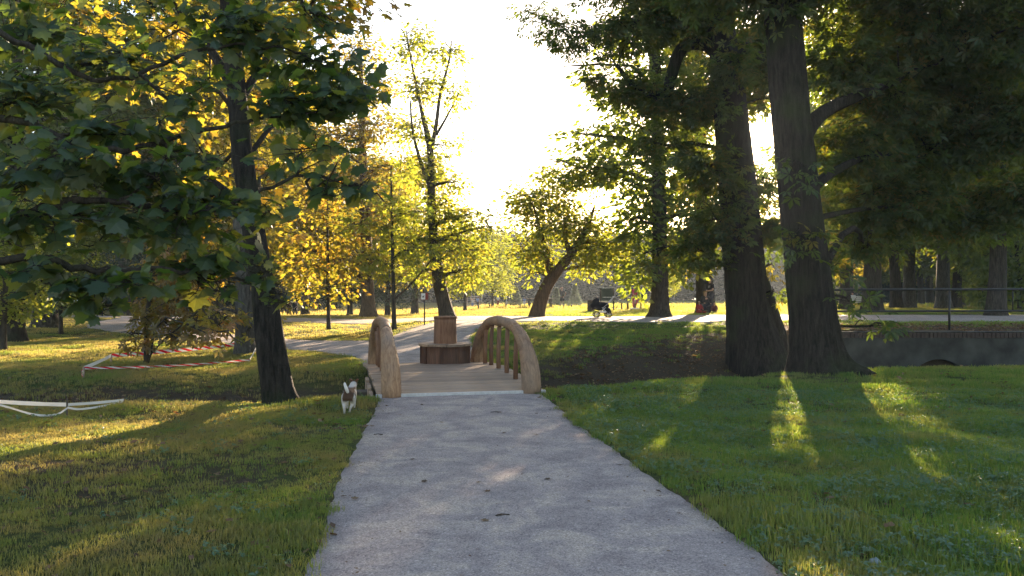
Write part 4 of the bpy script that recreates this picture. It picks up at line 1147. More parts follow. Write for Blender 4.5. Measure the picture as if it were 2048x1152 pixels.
def rail(sx, seed):
    rs = np.random.RandomState(seed)
    n = 60; Lr = 4.75
    # centre line: superellipse arch standing on both ends
    th = np.linspace(0, math.pi, n)
    ex = 2 / 2.4
    ys = Lr / 2 - Lr / 2 * np.sign(np.cos(th)) * np.abs(np.cos(th)) ** ex
    zs = (1.02) * np.abs(np.sin(th)) ** ex
    # resample evenly
    s = np.concatenate([[0], np.cumsum(np.hypot(np.diff(ys), np.diff(zs)))])
    q = np.linspace(0, s[-1], 61)
    ys = np.interp(q, s, ys); zs = np.interp(q, s, zs)
    u = q / q[-1]
    rad = .092 + .062 * (np.exp(-(u / .16) ** 2)) + .055 * np.exp(-((1 - u) / .16) ** 2) + .012 * np.cos(u * 40 + seed) * .3
    cuts = [0, 17, 43, 60] if sx > 0 else [0, 16, 42, 60]
    for a, b in zip(cuts[:-1], cuts[1:]):
        sl_ = slice(a, b + 1)
        yy, zz, rr = ys[sl_].copy(), zs[sl_].copy(), rad[sl_].copy()
        rr[0] -= .014 if a else 0; rr[-1] -= .014 if b < 60 else 0
        P = np.stack([sx + .012 * np.sin(np.arange(a, b + 1) * .2 + seed), yy, zz + .03], -1)
        P[0, 2] -= .10 if a == 0 else 0
        if b == 60: P[-1, 2] -= .10
        m = MB()
        m.tube(P, rr, 20, ridge=.012, rk=3, seed=seed + a, squash=1.0 if sx > 0 else 1.0)
        m.build('handrail_log', M['wood_rail'], bridge)
    for yb in (1.05, 1.75, 2.45, 3.15, 3.75):
        zt = np.interp(yb, ys, zs) - .03
        m = MB(); zb = deck_z(yb) - .02
        m.tube([(sx - .02 * np.sign(sx), yb, zb), (sx - .02 * np.sign(sx), yb, (zb + zt) / 2), (sx, yb, zt)], [.043, .040, .040], 10, ridge=.03, seed=int(yb * 9))
        m.build('baluster', M['wood_red'], bridge)
rail(1.09, 4)
rail(-1.09, 9)
m = MB(); m.box(1.12, 1.42, .95, 1.03, .02, .09, bev=.01); m.build('outer_brace', M['wood_red'], bridge)

# round seat with a log column
sp_ = BW(.33, 4.28)
seat = empty('round_wooden_seat', (sp_.x, sp_.y, deck_z(4.28)), R(8), label='round wooden seat built around an upright log at the far end of the bridge', cat='bench')
m = MB(); m.lathe([(0, .36), (.245, .36), (.240, .42), (.234, .60), (.230, .84), (.229, .92), (0, .92)], 28); m.build('log_column', M['wood_red'], seat)
m = MB(); m.lathe([(0, .915), (.236, .915), (.238, .955), (.228, .968), (0, .972)], 28); m.build('column_cap', M['wood_red'], seat)
for k in range(8):
    a0, a1 = k * math.pi / 4 + .012, (k + 1) * math.pi / 4 - .012
    m = MB(); vs = []; nseg = 4
    for z in (.365, .41):
        for r_ in (.235, .545):
            for j in range(nseg + 1):
                a = a0 + (a1 - a0) * j / nseg; vs.append((r_ * math.cos(a), r_ * math.sin(a), z + .004 * (k % 2)))
    q = nseg + 1; fs = []
    for j in range(nseg):
        fs += [(j, j + 1, q + j + 1, q + j), (2 * q + j, 3 * q + j, 3 * q + j + 1, 2 * q + j + 1), (q + j, q + j + 1, 3 * q + j + 1, 3 * q + j), (j + 1, j, 2 * q + j, 2 * q + j + 1)]
    fs += [(0, q, 3 * q, 2 * q), (nseg, 2 * q + nseg, 3 * q + nseg, q + nseg)]
    m.add(vs, fs, smooth=False); m.build('seat_board', M['wood_deck'], seat)
for k in range(8):
    a = k * math.pi / 4 + .2
    m = MB(); mt = Matrix.Rotation(a, 4, 'Z')
    m.box(.445, .468, -.188, .188, .0, .362, M=mt, bev=.004); m.build('side_panel', M['wood_seat'], seat)
    if True:
        m = MB(); mt = Matrix.Rotation(a + math.pi / 8, 4, 'Z'); m.box(.470, .520, -.035, .035, .0, .364, M=mt, bev=.005); m.build('post', M['wood_seat'], seat)

# ------------------------------------------------------------------ culvert wall, coping bricks, railing
wall = empty('culvert_wall', (WALL_X0 + .2, WALL_Y - .22, 0), label='dark rendered retaining wall with a low arched culvert opening', cat='wall')
def wall_body():
    xs = np.unique(np.concatenate([np.arange(0, 14.01, .25), np.linspace(2.05, 3.95, 25)]))
    ax, aw, ah, top = 3.0, .92, 1.04, .40
    zb = np.where(np.abs(xs - ax) < aw, -1.2 + ah * np.sqrt(np.clip(1 - ((xs - ax) / aw) ** 2, 0, 1)) , -1.35)
    zb = np.where(np.abs(xs - ax) < aw, zb - .0, -1.35)
    m = MB(); n = len(xs); vs = []
    for yv in (0.0, .34):
        for zz in (0, 1):
            for i in range(n): vs.append((xs[i], yv, zb[i] if zz == 0 else top))
    I = lambda yv, zz, i: (yv * 2 + zz) * n + i
    fs = []
    for i in range(n - 1):
        fs += [(I(0,0,i), I(0,0,i+1), I(0,1,i+1), I(0,1,i)), (I(1,0,i+1), I(1,0,i), I(1,1,i), I(1,1,i+1)), (I(0,1,i), I(0,1,i+1), I(1,1,i+1), I(1,1,i))]
    fs += [(I(0,0,0), I(0,1,0), I(1,1,0), I(1,0,0)), (I(0,0,n-1), I(1,0,n-1), I(1,1,n-1), I(0,1,n-1))]
    m.add(vs, fs, smooth=False); m.build('wall_face', M['concrete'], wall)
    # vaulted passage behind the opening
    t = MB(); vs = []; k = 25
    th = np.linspace(0, math.pi, k)
    for yv in (.0, 5.5):
        for a in th: vs.append((ax - aw * math.cos(a), yv, -1.2 + ah * math.sin(a)))
    fs = [(i, i + 1, k + i + 1, k + i) for i in range(k - 1)] + [tuple(range(k, 2 * k))]
    t.add(vs, fs); t.build('vault', M['concrete'], wall)
wall_body()
bm_ = MB(); bm_.box(-.048, .048, -.03, .37, .402, .535, bev=.006); brick_me = bm_.mesh('brick_mesh', M['brickm'])
rs = np.random.RandomState(5)
for k in range(128):
    link('brick', brick_me, wall, (.055 + k * .109, rs.randn() * .004, rs.randn() * .003), (0, 0, rs.randn() * .01))
m = MB(); m.box(0, 14, -.045, .40, .538, .565, bev=.008); m.build('coping_slab', M['concrete'], wall)

fence = empty('pipe_railing', (WALL_X0, WALL_Y + .30, .56), label='black two-rail metal railing standing on top of the culvert wall', cat='railing')
fp = [(0.1, 0), (3.75, .0), (7.3, -.1), (10.9, -.2), (14.4, -.3)]
for k, (x, y) in enumerate(fp):
    m = MB(); m.tube([(x, y, -.15), (x, y, 1.10)], .030, 10); m.build('post', M['metal_dark'], fence)
for zr, rr in ((1.10, .031), (.52, .028)):
    m = MB(); m.tube(smooth_path([(x, y, zr + .012 * k) for k, (x, y) in enumerate(fp)], 30), rr, 10); m.build('rail', M['metal_dark'], fence)
for (a, b) in zip(fp[:-1], fp[1:]):
    x, y = (a[0] + b[0]) / 2 - .1, (a[1] + b[1]) / 2
    m = MB(); m.tube([(x, y, .52), (x, y, 1.11)], .017, 8); m.build('middle_bar', M['metal_dark'], fence)

# ------------------------------------------------------------------ small things: signs, bins, benches
def ribbon(m, pts, h, n=40, twist=0.0, mi=0, tintf=None, ph=0.0):
    P = smooth_path(pts, n)
    a = np.arange(n)
    tw = twist * np.sin(a * .35 + ph)
    off = np.stack([0 * a, np.sin(tw) * h / 2, np.cos(tw) * h / 2], -1)
    V = np.concatenate([P - off, P + off])
    F = np.array([(i, i + 1, n + i + 1, n + i) for i in range(n - 1)])
    L = np.concatenate([[0], np.cumsum(np.linalg.norm(np.diff(P, axis=0), axis=1))])
    return V, F, L

def stripe_mat():
    t = NT('striped_tape')
    uv = t.n('ShaderNodeUVMap'); uv.uv_map = 'UVMap'
    sx = t.n('ShaderNodeSeparateXYZ'); t.l(uv.outputs[0], sx.inputs[0])
    a = t.n('ShaderNodeMath', operation='MULTIPLY_ADD'); t.l(sx.outputs[1], a.inputs[0]); a.inputs[1].default_value = .8; t.l(sx.outputs[0], a.inputs[2])
    f = t.n('ShaderNodeMath', operation='FRACT'); t.l(a.outputs[0], f.inputs[0])
    c = t.ramp(f.outputs[0], [(0, (.80, .78, .76)), (.5, (.75, .03, .05))], 'CONSTANT')
    d = t.n('ShaderNodeBsdfDiffuse'); t.l(c, d.inputs[0]); tr = t.n('ShaderNodeBsdfTranslucent'); t.l(c, tr.inputs[0])
    mx = t.n('ShaderNodeMixShader'); mx.inputs[0].default_value = .5; t.l(d.outputs[0], mx.inputs[1]); t.l(tr.outputs[0], mx.inputs[2])
    return t.done(mx.outputs[0])
def plain_tape_mat():
    t = NT('white_tape')
    d = t.n('ShaderNodeBsdfDiffuse'); d.inputs[0].default_value = (.8, .79, .78, 1); tr = t.n('ShaderNodeBsdfTranslucent'); tr.inputs[0].default_value = (.7, .66, .6, 1)
    mx = t.n('ShaderNodeMixShader'); mx.inputs[0].default_value = .4; t.l(d.outputs[0], mx.inputs[1]); t.l(tr.outputs[0], mx.inputs[2])
    return t.done(mx.outputs[0])
M['stripe'] = stripe_mat(); M['tape'] = plain_tape_mat()
def tape(parent, pts, h, mat, n=40, twist=.3, ph=0.0):
    V, F, L = ribbon(None, pts, h, n, twist, ph=ph)
    o = Vector(parent.location)
    m = MB(); m.add(V - np.array(o), F, smooth=True)
    me = m.mesh('tape_mesh', M[mat])
    uv = me.uv_layers.new(name='UVMap')
    vi = np.zeros(len(me.loops), int); me.loops.foreach_get('vertex_index', vi)
    U = np.stack([np.concatenate([L, L])[vi] / .32, (vi >= n) * 1.0], -1)
    uv.data.foreach_set('uv', U.reshape(-1))
    return link('tape', me, parent)
def stake(parent, px, d, top, r=.014, mat='wood_deck'):
    x, y, z = spot(px, d); o = Vector(parent.location)
    m = MB(); m.tube([(x - o.x, y - o.y, z - .1 - o.z), (x - o.x, y - o.y, top + .02 - o.z)], r, 7); m.build('stake', M[mat], parent)
b1 = empty('tape_barrier', spot(330, 18), label='red and white striped tape strung on short stakes round a lawn patch', cat='barrier tape')
T1, T2, T3, T5 = at(168, 736, 15.3), at(223, 711, 17.9), at(518, 683, 21.8), at(500, 720, 18.0)
for (px, d, tp_) in ((168, 15.3, T1), (223, 17.9, T2), (518, 21.8, T3), (500, 18.0, T5)): stake(b1, px, d, tp_[2], .018)
def sag(a, b, s, n=3):
    a, b = np.array(a), np.array(b)
    return [a] + [a + (b - a) * f - np.array([0, 0, s * 4 * f * (1 - f)]) for f in np.linspace(0, 1, n + 2)[1:-1]] + [b]
tape(b1, sag(T1, T2, .01), .07, 'tape', twist=.1)
tape(b1, sag(T2, T3, .03), .085, 'stripe', 60, .25)
tape(b1, sag(T1, T5, .04), .05, 'stripe', 60, .8)
tape(b1, sag(T5, T3, .01), .06, 'tape', twist=.2)
tape(b1, [np.array(T1), np.array(T1) + (-.04, 0, -.08), np.array(T1) + (-.02, 0, -.16)], .05, 'stripe', 10, .3)
b2 = empty('white_tape_barrier', spot(135, 10.1), label='sagging white plastic tape on a thin stake at the lower left', cat='barrier tape')
W0, W1, W2 = at(-60, 798, 9.6), at(135, 809, 10.0), at(248, 800, 10.9)
stake(b2, 135, 10.0, at(0, 800, 10.0)[2], .011, 'wood_dark'); stake(b2, 249, 10.95, W2[2], .008, 'wood_dark'); stake(b2, -60, 9.6, W0[2], .011, 'wood_dark')
tape(b2, sag(W0, W1, .012), .048, 'tape', twist=.15); tape(b2, sag(W1, W2, .006), .035, 'tape', twist=.2)
tape(b2, [at(-60, 795, 9.58), at(10, 812, 9.7), at(70, 829, 9.8), at(112, 829, 9.95), at(136, 816, 9.98)], .026, 'tape', twist=.3)
tape(b2, [at(136, 815, 9.98), at(160, 818, 10.2), at(200, 813, 10.5), at(248, 803, 10.88)], .026, 'tape', twist=.3)

def boxes(parent, name, lst, mat, bev=.006):
    m = MB()
    for b in lst: m.box(*b, bev=bev)
    return m.build(name, M[mat] if isinstance(mat, str) else mat, parent)
mat_white = simple_mat('white_enamel', (.75, .76, .78), .5, .08)
mat_green = simple_mat('board_green', (.035, .055, .045), .5, .2)
mat_red = simple_mat('dull_red_paint', (.20, .03, .025), .5, .2)
mat_black = simple_mat('black_fabric', (.012, .012, .014), .85, .3, 40)
# sign post with a dispenser box
s1 = empty('sign_post', spot(849, 28.8), R(12), label='dark post carrying a small box sign with white front panel beside the branch path', cat='sign')
boxes(s1, 'post', [(-.022, .022, -.022, .022, -.1, 1.08)], 'metal_dark')
bx = boxes(s1, 'box', [(-.13, .13, -.06, .06, .92, 1.17)], mat_red)
pn = boxes(bx, 'front_panel', [(-.125, .02, -.068, -.061, .935, 1.155)], mat_white, .002)
boxes(bx, 'pictogram', [(-.085, -.025, -.071, -.0685, 1.01, 1.05), (-.085, -.072, -.071, -.0685, .985, 1.009), (-.038, -.025, -.071, -.0685, .985, 1.009), (-.04, -.012, -.071, -.0685, 1.051, 1.08)], 'metal_dark', 0)
# information board
s2 = empty('information_board', spot(1214, 50.5), R(-3), label='dark green information board on two posts behind the black pram', cat='sign')
for sx in (-.41, .41): boxes(s2, 'post', [(sx - .04, sx + .04, -.04, .04, -.1, 1.46)], 'wood_dark')
bd = boxes(s2, 'board', [(-.365, .365, -.03, .02, .66, 1.40)], mat_green)
boxes(bd, 'frame', [(-.45, .45, -.05, .05, 1.462, 1.51)], 'metal_light')
boxes(bd, 'lettering', [(-.27 + i * .062, -.27 + i * .062 + (.045 if i % 3 else .03), -.0345, -.031, .84, .89) for i in range(9)], mat_white, 0)
# litter bin
s3 = empty('litter_bin', spot(1182, 47.5), 0, label='dark slatted litter bin standing behind the front of the pram', cat='litter bin')
for k in range(12):
    a = k * math.pi / 6; m = MB(); m.box(.19, .215, -.042, .042, .03, .68, M=Matrix.Rotation(a, 4, 'Z'), bev=.004); m.build('slat', M['wood_dark'], s3)
m = MB(); m.lathe([(0, .02), (.185, .02), (.185, .66), (.16, .66), (.16, .10), (0, .10)], 20); m.build('liner', M['metal_dark'], s3)
# picnic table
s4 = empty('picnic_table', spot(1080, 63), R(4), label='long brown picnic table with benches left of the stretching woman', cat='picnic table')
for k in range(4): boxes(s4, 'table_board', [(-1.15, 1.15, -.38 + k * .19, -.20 + k * .19, .72, .765)], 'wood_dark')
for sy in (-.75, .75): boxes(s4, 'bench_board', [(-1.15, 1.15, sy - .13, sy + .13, .42, .46)], 'wood_dark')
for sx in (-.85, .85): boxes(s4, 'leg_frame', [(sx - .05, sx + .05, -.82, .82, .36, .42), (sx - .05, sx + .05, -.5, -.38, -.05, .72), (sx - .05, sx + .05, .38, .5, -.05, .72)], 'wood_dark')
def park_bench(px, d, rz, label, mat, s=1.0):
    b = empty('park_bench', spot(px, d), rz, label=label, cat='bench'); b.scale = (s, s, s)
    for k in range(3): boxes(b, 'seat_slat', [(-.85, .85, -.22 + k * .16, -.09 + k * .16, .43, .465)], mat)
    for k in range(3): boxes(b, 'back_slat', [(-.85, .85, .24 + k * .03, .27 + k * .03, .54 + k * .15, .66 + k * .15)], mat)
    for sx in (-.7, .7): boxes(b, 'leg', [(sx - .03, sx + .03, -.22, -.16, -.05, .43), (sx - .03, sx + .03, .22, .28, -.05, .62), (sx - .03, sx + .03, .285, .33, .62, .9), (sx - .03, sx + .03, -.15, .21, .37, .42)], 'metal_dark')
    return b
park_bench(179, 47, R(170), 'white slatted bench seen from behind on the far left lawn', mat_white)
park_bench(1711, 66, R(176), 'white bench with two seated people seen past the great chestnut', mat_white, 1.0)
# exercise bars
s5 = empty('exercise_bars', spot(1262, 53.5), R(2), label='outdoor exercise bars of three stepped heights right of the information board', cat='exercise frame')
for (x, h) in ((-.63, 1.58), (-.25, 1.58), (-.20, 1.88), (.22, 1.88), (.30, 1.20), (.66, 1.20)):
    boxes(s5, 'wooden_foot', [(x - .04, x + .04, -.04, .04, -.1, .42)], 'wood_red')
    m = MB(); m.tube([(x, 0, .41), (x, 0, h)], .018, 8); m.build('upright', M['metal_light'], s5)
for (x0, x1, h) in ((-.63, -.25, 1.58), (-.20, .22, 1.88), (.30, .66, 1.20)):
    m = MB(); m.tube([(x0 - .03, 0, h), (x1 + .03, 0, h)], .026, 8); m.build('bar', mat_white, s5)
for (x0, x1) in ((-.63, -1.05), (.66, 1.15)):
    m = MB(); m.tube([(x0, 0, .75), (x1, 0, 0)], .014, 6); m.build('brace', M['metal_light'], s5)
s6 = empty('step_board', spot(1269, 51), 0, label='low pale step board on the grass under the pink-clothed exerciser', cat='step')
boxes(s6, 'board', [(-.27, .27, -.15, .15, .08, .14)], mat_white); boxes(s6, 'foot', [(-.22, -.16, -.12, .12, -.03, .08), (.16, .22, -.12, .12, -.03, .08)], 'wood_dark')
# bollards in front of the playground
for i, (px, lb) in enumerate([(957, 'short wooden bollard left of the swing frame'), (979, 'short wooden bollard in front of the ring swing'), (1012, 'short wooden bollard in front of the right swing leg'), (1127, 'short wooden bollard beside the stretching woman'), (1143, 'short wooden bollard left of the tallest pale spruce')]):
    b = empty('bollard', spot(px, 62), 0, label=lb, cat='bollard', group='short wooden bollards along the playground')
    m = MB(); m.lathe([(0, -.1), (.055, -.1), (.055, .40), (.045, .44), (0, .45)], 10); m.build('post', M['wood_dark'], b)
    m = MB(); m.lathe([(.058, .33), (.060, .34), (.060, .37), (.058, .38)], 10); m.build('band', M['metal_light'], b)
# swing and climbing frame
s7 = empty('swing_frame', spot(988, 82), 0, label='pale metal A-frame swing with a ring seat in the playground', cat='swing')
for sx in (-1.25, 1.25):
    for sy in (-.7, .7):
        m = MB(); m.tube([(sx * 1.12, sy, -.1), (sx * .9, 0, 1.62)], .035, 7); m.build('leg', M['metal_light'], s7)
m = MB(); m.tube([(-1.2, 0, 1.62), (1.2, 0, 1.62)], .04, 8); m.build('top_bar', M['metal_light'], s7)
for sx, rr in ((-.85, .22), (.35, .10)):
    m = MB(); m.tube([(sx - .1, 0, 1.6), (sx - .1, 0, .75)], .008, 4); m.tube([(sx + .1, 0, 1.6), (sx + .1, 0, .75)], .008, 4); ch = m.build('chain', M['metal_light'], s7)
    a = np.linspace(0, 6.283, 17); m = MB(); m.tube(np.stack([sx + rr * np.cos(a), 0 * a, .62 + rr * np.sin(a)], -1), .04, 6, cap=False); m.build('ring_seat', mat_black, s7)
s8 = empty('climbing_frame', spot(943, 80), 0, label='climbing frame of thin posts and ropes under the lime tree in the playground', cat='climbing frame')
for k, x in enumerate((-.75, -.45, -.05, .25, .75)):
    m = MB(); m.tube([(x, .3 * (k % 2), -.1), (x, .3 * (k % 2), 1.45 + .1 * (k % 3))], .035, 7); m.build('post', M['wood_deck'], s8)
for k in range(6):
    m = MB(); m.tube([(-.75, 0, .25 + k * .2), (.75, .1, .3 + k * .2)], .012, 5); m.build('rope', mat_white, s8)
# stone and stray leaf in the foreground
def rock(px, py_d, r, label):
    rs = np.random.RandomState(3); x, y, z = spot(px, py_d)
    bm = MB(); th = np.linspace(0, math.pi, 9); prof = [(r * math.sin(a) * (1 + .1 * rs.randn()), r * .8 * (-math.cos(a))) for a in th]; prof[0] = (0, prof[0][1]); prof[-1] = (0, prof[-1][1])
    bm.lathe(prof, 11); bm.v[0] += rs.randn(*bm.v[0].shape) * r * .06
    o = bm.build('stone', simple_mat('blue_grey_stone', (.22, .27, .28), .8, .3, 25), None, loc=(x, y, z + r * .45))
    return tag(o, label, 'stone')
rock(1748, 4.62, .036, 'small pale blue-grey stone in the grass at the bottom right')

leafm = []
for k in range(3):
    v, f = TPL['maple_low' if k else 'maple']; m = MB(); vv = v.copy(); vv[:, 2] = .12 * np.abs(vv[:, 0]) + .05 + .15 * (vv[:, 1] - .4) ** 2; m.add(vv, f, tint=np.full(len(v), .15 + .3 * k), smooth=False); leafm.append(m.mesh('fallen_leaf_mesh', M['litter']))
rs = np.random.RandomState(21)
spots = [(803, 862), (760, 872), (745, 853), (993, 826), (950, 832), (884, 846), (1071, 829), (1010, 867), (704, 1000), (690, 994), (980, 985), (954, 968), (844, 965), (1005, 1033), (965, 1042), (1160, 858), (1155, 842), (1130, 854), (842, 811), (810, 818), (800, 832), (775, 829), (895, 858), (1075, 872), (829, 920), (1360, 1030), (1255, 905), (1320, 985), (640, 1040), (1180, 1005), (1100, 960)]
for i, (px, py) in enumerate(spots):
    d = 1.55 * FPX / (py - HOR); x, y, z = spot(px, d)
    o = link('fallen_leaf', leafm[i % 3], None, (x, y, z + .012), (rs.randn() * .1, rs.randn() * .1, rs.rand() * 6.28)); s = .035 + .03 * rs.rand(); o.scale = (s, s * (.5 + .6 * rs.rand()), s)
    tag(o, 'small curled brown leaf lying on the grey gravel path', 'leaf', 'curled brown leaves on the gravel path')
for (px, py, a, L) in [(992, 826, .1, .14), (1005, 1033, .25, .10), (757, 871, .05, .10), (1520, 810, .2, .2)]:
    d = 1.55 * FPX / (py - HOR); x, y, z = spot(px, d); m = MB()
    m.tube([(-L / 2, 0, 0), (0, .01, .004), (L / 2, -.005, 0)], .004, 5); o = m.build('twig', M['bark'], None, loc=(x, y, z + .014), rot=(0, 0, a))
    tag(o, {992: 'short dark twig across the path just before the bridge', 1005: 'short twig in the middle of the path near the camera', 757: 'short twig near the left edge of the path by the dog', 1520: 'thin twig in the grass by the great chestnut'}[px], 'twig')

# ------------------------------------------------------------------ people and the dog
def skin(name, verts, edges, mat, parent, sub=2, root_i=0):
    me = bpy.data.meshes.new(name)
    me.from_pydata([v[:3] for v in verts], edges, [])
    o = link(name, me, parent)
    sk = o.modifiers.new('skin', 'SKIN'); sk.use_smooth_shade = True
    lay = me.skin_vertices[0] if me.skin_vertices else None
    if lay is None:
        bpy.context.view_layer.objects.active = o
        lay = me.skin_vertices.new()
    for i, v in enumerate(verts):
        r = v[3]; lay.data[i].radius = (r, v[4] if len(v) > 4 else r); lay.data[i].use_root = (i == root_i)
    ss = o.modifiers.new('sub', 'SUBSURF'); ss.levels = sub; ss.render_levels = sub
    me.materials.append(mat)
    return o
def flat_mat(n, c, r=.8): return simple_mat(n, c, r, .12, 12)
MS = flat_mat('skin', (.42, .24, .17), .55)
POSE = dict(pel=(0, 0, .93), waist=(0, 0, 1.08), chest=(0, 0, 1.28), neck=(0, .0, 1.48), head=(0, -.015, 1.62), crown=(0, 0, 1.70),
            shl=(-.18, 0, 1.40), ell=(-.24, .02, 1.12), wrl=(-.24, -.06, .88), hal=(-.24, -.08, .80), shr=(.18, 0, 1.40), elr=(.24, .02, 1.12), wrr=(.24, -.06, .88), har=(.24, -.08, .80),
            hil=(-.09, 0, .90), knl=(-.10, -.02, .50), anl=(-.10, .02, .09), tol=(-.11, -.12, .035), hir=(.09, 0, .90), knr=(.10, -.02, .50), anr=(.10, .02, .09), tor=(.11, -.12, .035))
RAD = dict(pel=.125, waist=.115, chest=.13, neck=.052, head=.088, crown=.06, shl=.062, ell=.043, wrl=.03, hal=.035, shr=.062, elr=.043, wrr=.03, har=.035, hil=.09, knl=.062, anl=.042, tol=.035, hir=.09, knr=.062, anr=.042, tor=.035)
ED = [('pel', 'waist'), ('waist', 'chest'), ('chest', 'neck'), ('neck', 'head'), ('head', 'crown'), ('chest', 'shl'), ('shl', 'ell'), ('ell', 'wrl'), ('wrl', 'hal'), ('chest', 'shr'), ('shr', 'elr'), ('elr', 'wrr'), ('wrr', 'har'),
      ('pel', 'hil'), ('hil', 'knl'), ('knl', 'anl'), ('anl', 'tol'), ('pel', 'hir'), ('hir', 'knr'), ('knr', 'anr'), ('anr', 'tor')]
def person(loc, rz, label, h=1.75, pose=None, top=None, bottom=None, hair=None, hairlen=.0, bare_legs=False, sleeves='short', group=None, skirt=False, cap=None):
    s = h / 1.75
    J = dict(POSE); J.update(pose or {})
    root = empty('person', loc, rz, label=label, cat='person', group=group); root.scale = (s, s, s)
    def make(nm, joints, edges, mat, extra, tr=None):
        idx = {j: i for i, j in enumerate(joints)}
        vs = [tuple(J[j]) + ((RAD[j] + extra) * (tr or {}).get(j, 1.0),) for j in joints]
        return skin(nm, vs, [(idx[a], idx[b]) for a, b in edges if a in idx and b in idx], mat, root, 2)
    make('body', list(RAD), ED, MS, 0.0)
    tj = ['waist', 'pel', 'chest', 'shl', 'ell', 'shr', 'elr']
    if sleeves == 'long': tj += ['wrl', 'wrr']
    if sleeves == 'none': tj = ['waist', 'pel', 'chest', 'shl', 'shr']
    Jb = dict(J)
    if sleeves == 'short':
        for a, b in (('shl', 'ell'), ('shr', 'elr')): J[b] = tuple(J[a][k] * .25 + J[b][k] * .75 for k in range(3))
    make('top', tj, ED, top, .036)
    J.update(Jb)
    if not bare_legs:
        make('trousers', ['pel', 'hil', 'knl', 'anl', 'hir', 'knr', 'anr'], ED, bottom, .03)
    elif skirt:
        J['sk'] = tuple((J['knl'][k] + J['knr'][k]) / 2 - (0.03 if k == 2 else 0) for k in range(3)); J['sm'] = tuple((J['pel'][k] + J['sk'][k]) / 2 for k in range(3)); RAD['sk'] = .21; RAD['sm'] = .19
        make('skirt', ['pel', 'sm', 'sk'], [('pel', 'sm'), ('sm', 'sk')], bottom, .03); del RAD['sk'], RAD['sm']
    else:
        for a, b in (('knl', 'hil'), ('knr', 'hir')): pass
        make('shorts', ['pel', 'hil', 'knl', 'hir', 'knr'], ED, bottom, .03)
    for a, b in (('anl', 'tol'), ('anr', 'tor')):
        make('shoe', [a, b], [(a, b)], mat_black, .008)
    hd = Vector(J['head'])
    hv = [(hd.x, hd.y + .02, hd.z + .03, .095), (hd.x, hd.y + .035, hd.z + .085, .075)]
    he = [(0, 1)]
    if hairlen: hv += [(hd.x, hd.y + .07, hd.z - .06, .085), (hd.x, hd.y + .08, hd.z - hairlen, .07)]; he += [(0, 2), (2, 3)]
    skin('hair' if cap is None else 'cap', hv, he, hair if cap is None else cap, root, 2)
    # face: nose, mouth, eyes
    m = MB(); m.box(-.013, .013, -.022, .01, -.03, .02, bev=.006); nz = m.build('nose', MS, root, loc=(hd.x, hd.y - .088, hd.z - .005))
    for sx in (-.034, .034):
        m = MB(); m.lathe([(0, -.010), (.009, -.006), (.011, 0), (.009, .006), (0, .010)], 8); m.build('eye', mat_black, root, loc=(hd.x + sx, hd.y - .083, hd.z + .018))
    return root
mt = {k: flat_mat(k, c) for k, c in dict(black_cotton=(.012, .012, .016), dark_denim=(.02, .025, .045), blond_hair=(.30, .19, .09), brown_hair=(.035, .02, .012), red_cloth=(.28, .02, .03), pink_cloth=(.62, .10, .20), white_cloth=(.7, .7, .72), dark_red_coat=(.09, .015, .018), blue_cloth=(.25, .35, .6), magenta_cloth=(.60, .06, .35)).items()}
person(spot(1420, 41.3), R(-70), 'man in a black t-shirt standing against the straight trunk, looking left', 1.83, dict(wrr=(.12, -.22, 1.10), har=(.04, -.26, 1.12), elr=(.26, .0, 1.14)), mt['black_cotton'], mt['dark_denim'], mt['brown_hair'])
CR = dict(pel=(0, .05, .42), waist=(0, .02, .56), chest=(0, -.04, .76), neck=(0, -.06, .95), head=(0, -.09, 1.08), crown=(0, -.09, 1.16), shl=(-.18, -.05, .88), ell=(-.25, -.18, .66), wrl=(-.16, -.36, .58), hal=(-.12, -.43, .58), shr=(.18, -.05, .88), elr=(.26, -.16, .64), wrr=(.2, -.34, .55), har=(.18, -.42, .54), hil=(-.09, .03, .40), knl=(-.16, -.34, .46), anl=(-.13, -.12, .09), tol=(-.14, -.26, .035), hir=(.09, .03, .40), knr=(.16, -.34, .44), anr=(.13, -.10, .09), tor=(.14, -.24, .035))
person(spot(1410, 40.6), R(5), 'woman with blond hair in a dark top crouching beside the straight trunk', 1.66, CR, mt['black_cotton'], mt['dark_denim'], mt['blond_hair'], .22, sleeves='long')
SIT = dict(CR); SIT.update(pel=(0, .0, .12), waist=(0, .02, .30), chest=(0, .0, .54), neck=(0, -.01, .74), head=(0, -.03, .90), crown=(0, -.03, .98), shl=(-.17, 0, .66), ell=(-.24, -.1, .44), wrl=(-.2, -.26, .34), hal=(-.18, -.33, .32), shr=(.17, 0, .66), elr=(.24, -.1, .44), wrr=(.2, -.26, .34), har=(.18, -.33, .32), hil=(-.09, 0, .12), knl=(-.18, -.42, .16), anl=(-.2, -.78, .09), tol=(-.2, -.82, .22), hir=(.09, 0, .12), knr=(.18, -.42, .16), anr=(.2, -.78, .09), tor=(.2, -.82, .22))
person(spot(1398, 40.2), R(20), 'small child in red with a white cap sitting left of the crouching woman', 1.12, SIT, mt['red_cloth'], mt['red_cloth'], mt['brown_hair'], sleeves='long', cap=mt['white_cloth'])
person(spot(1429, 40.3), R(-25), 'small child in dark clothes sitting at the right foot of the straight trunk', 1.05, SIT, mt['dark_red_coat'], mt['dark_denim'], mt['brown_hair'], sleeves='long')
person(spot(1124, 70), R(160), 'woman in a dark dress stretching one arm over her head by the playground', 1.70, dict(elr=(.20, .0, 1.66), wrr=(-.02, -.02, 1.76), har=(-.10, -.02, 1.74), ell=(-.36, .0, 1.24), wrl=(-.26, -.05, 1.02), hal=(-.2, -.07, .98)), mt['black_cotton'], mt['black_cotton'], mt['brown_hair'], bare_legs=True, skirt=True)
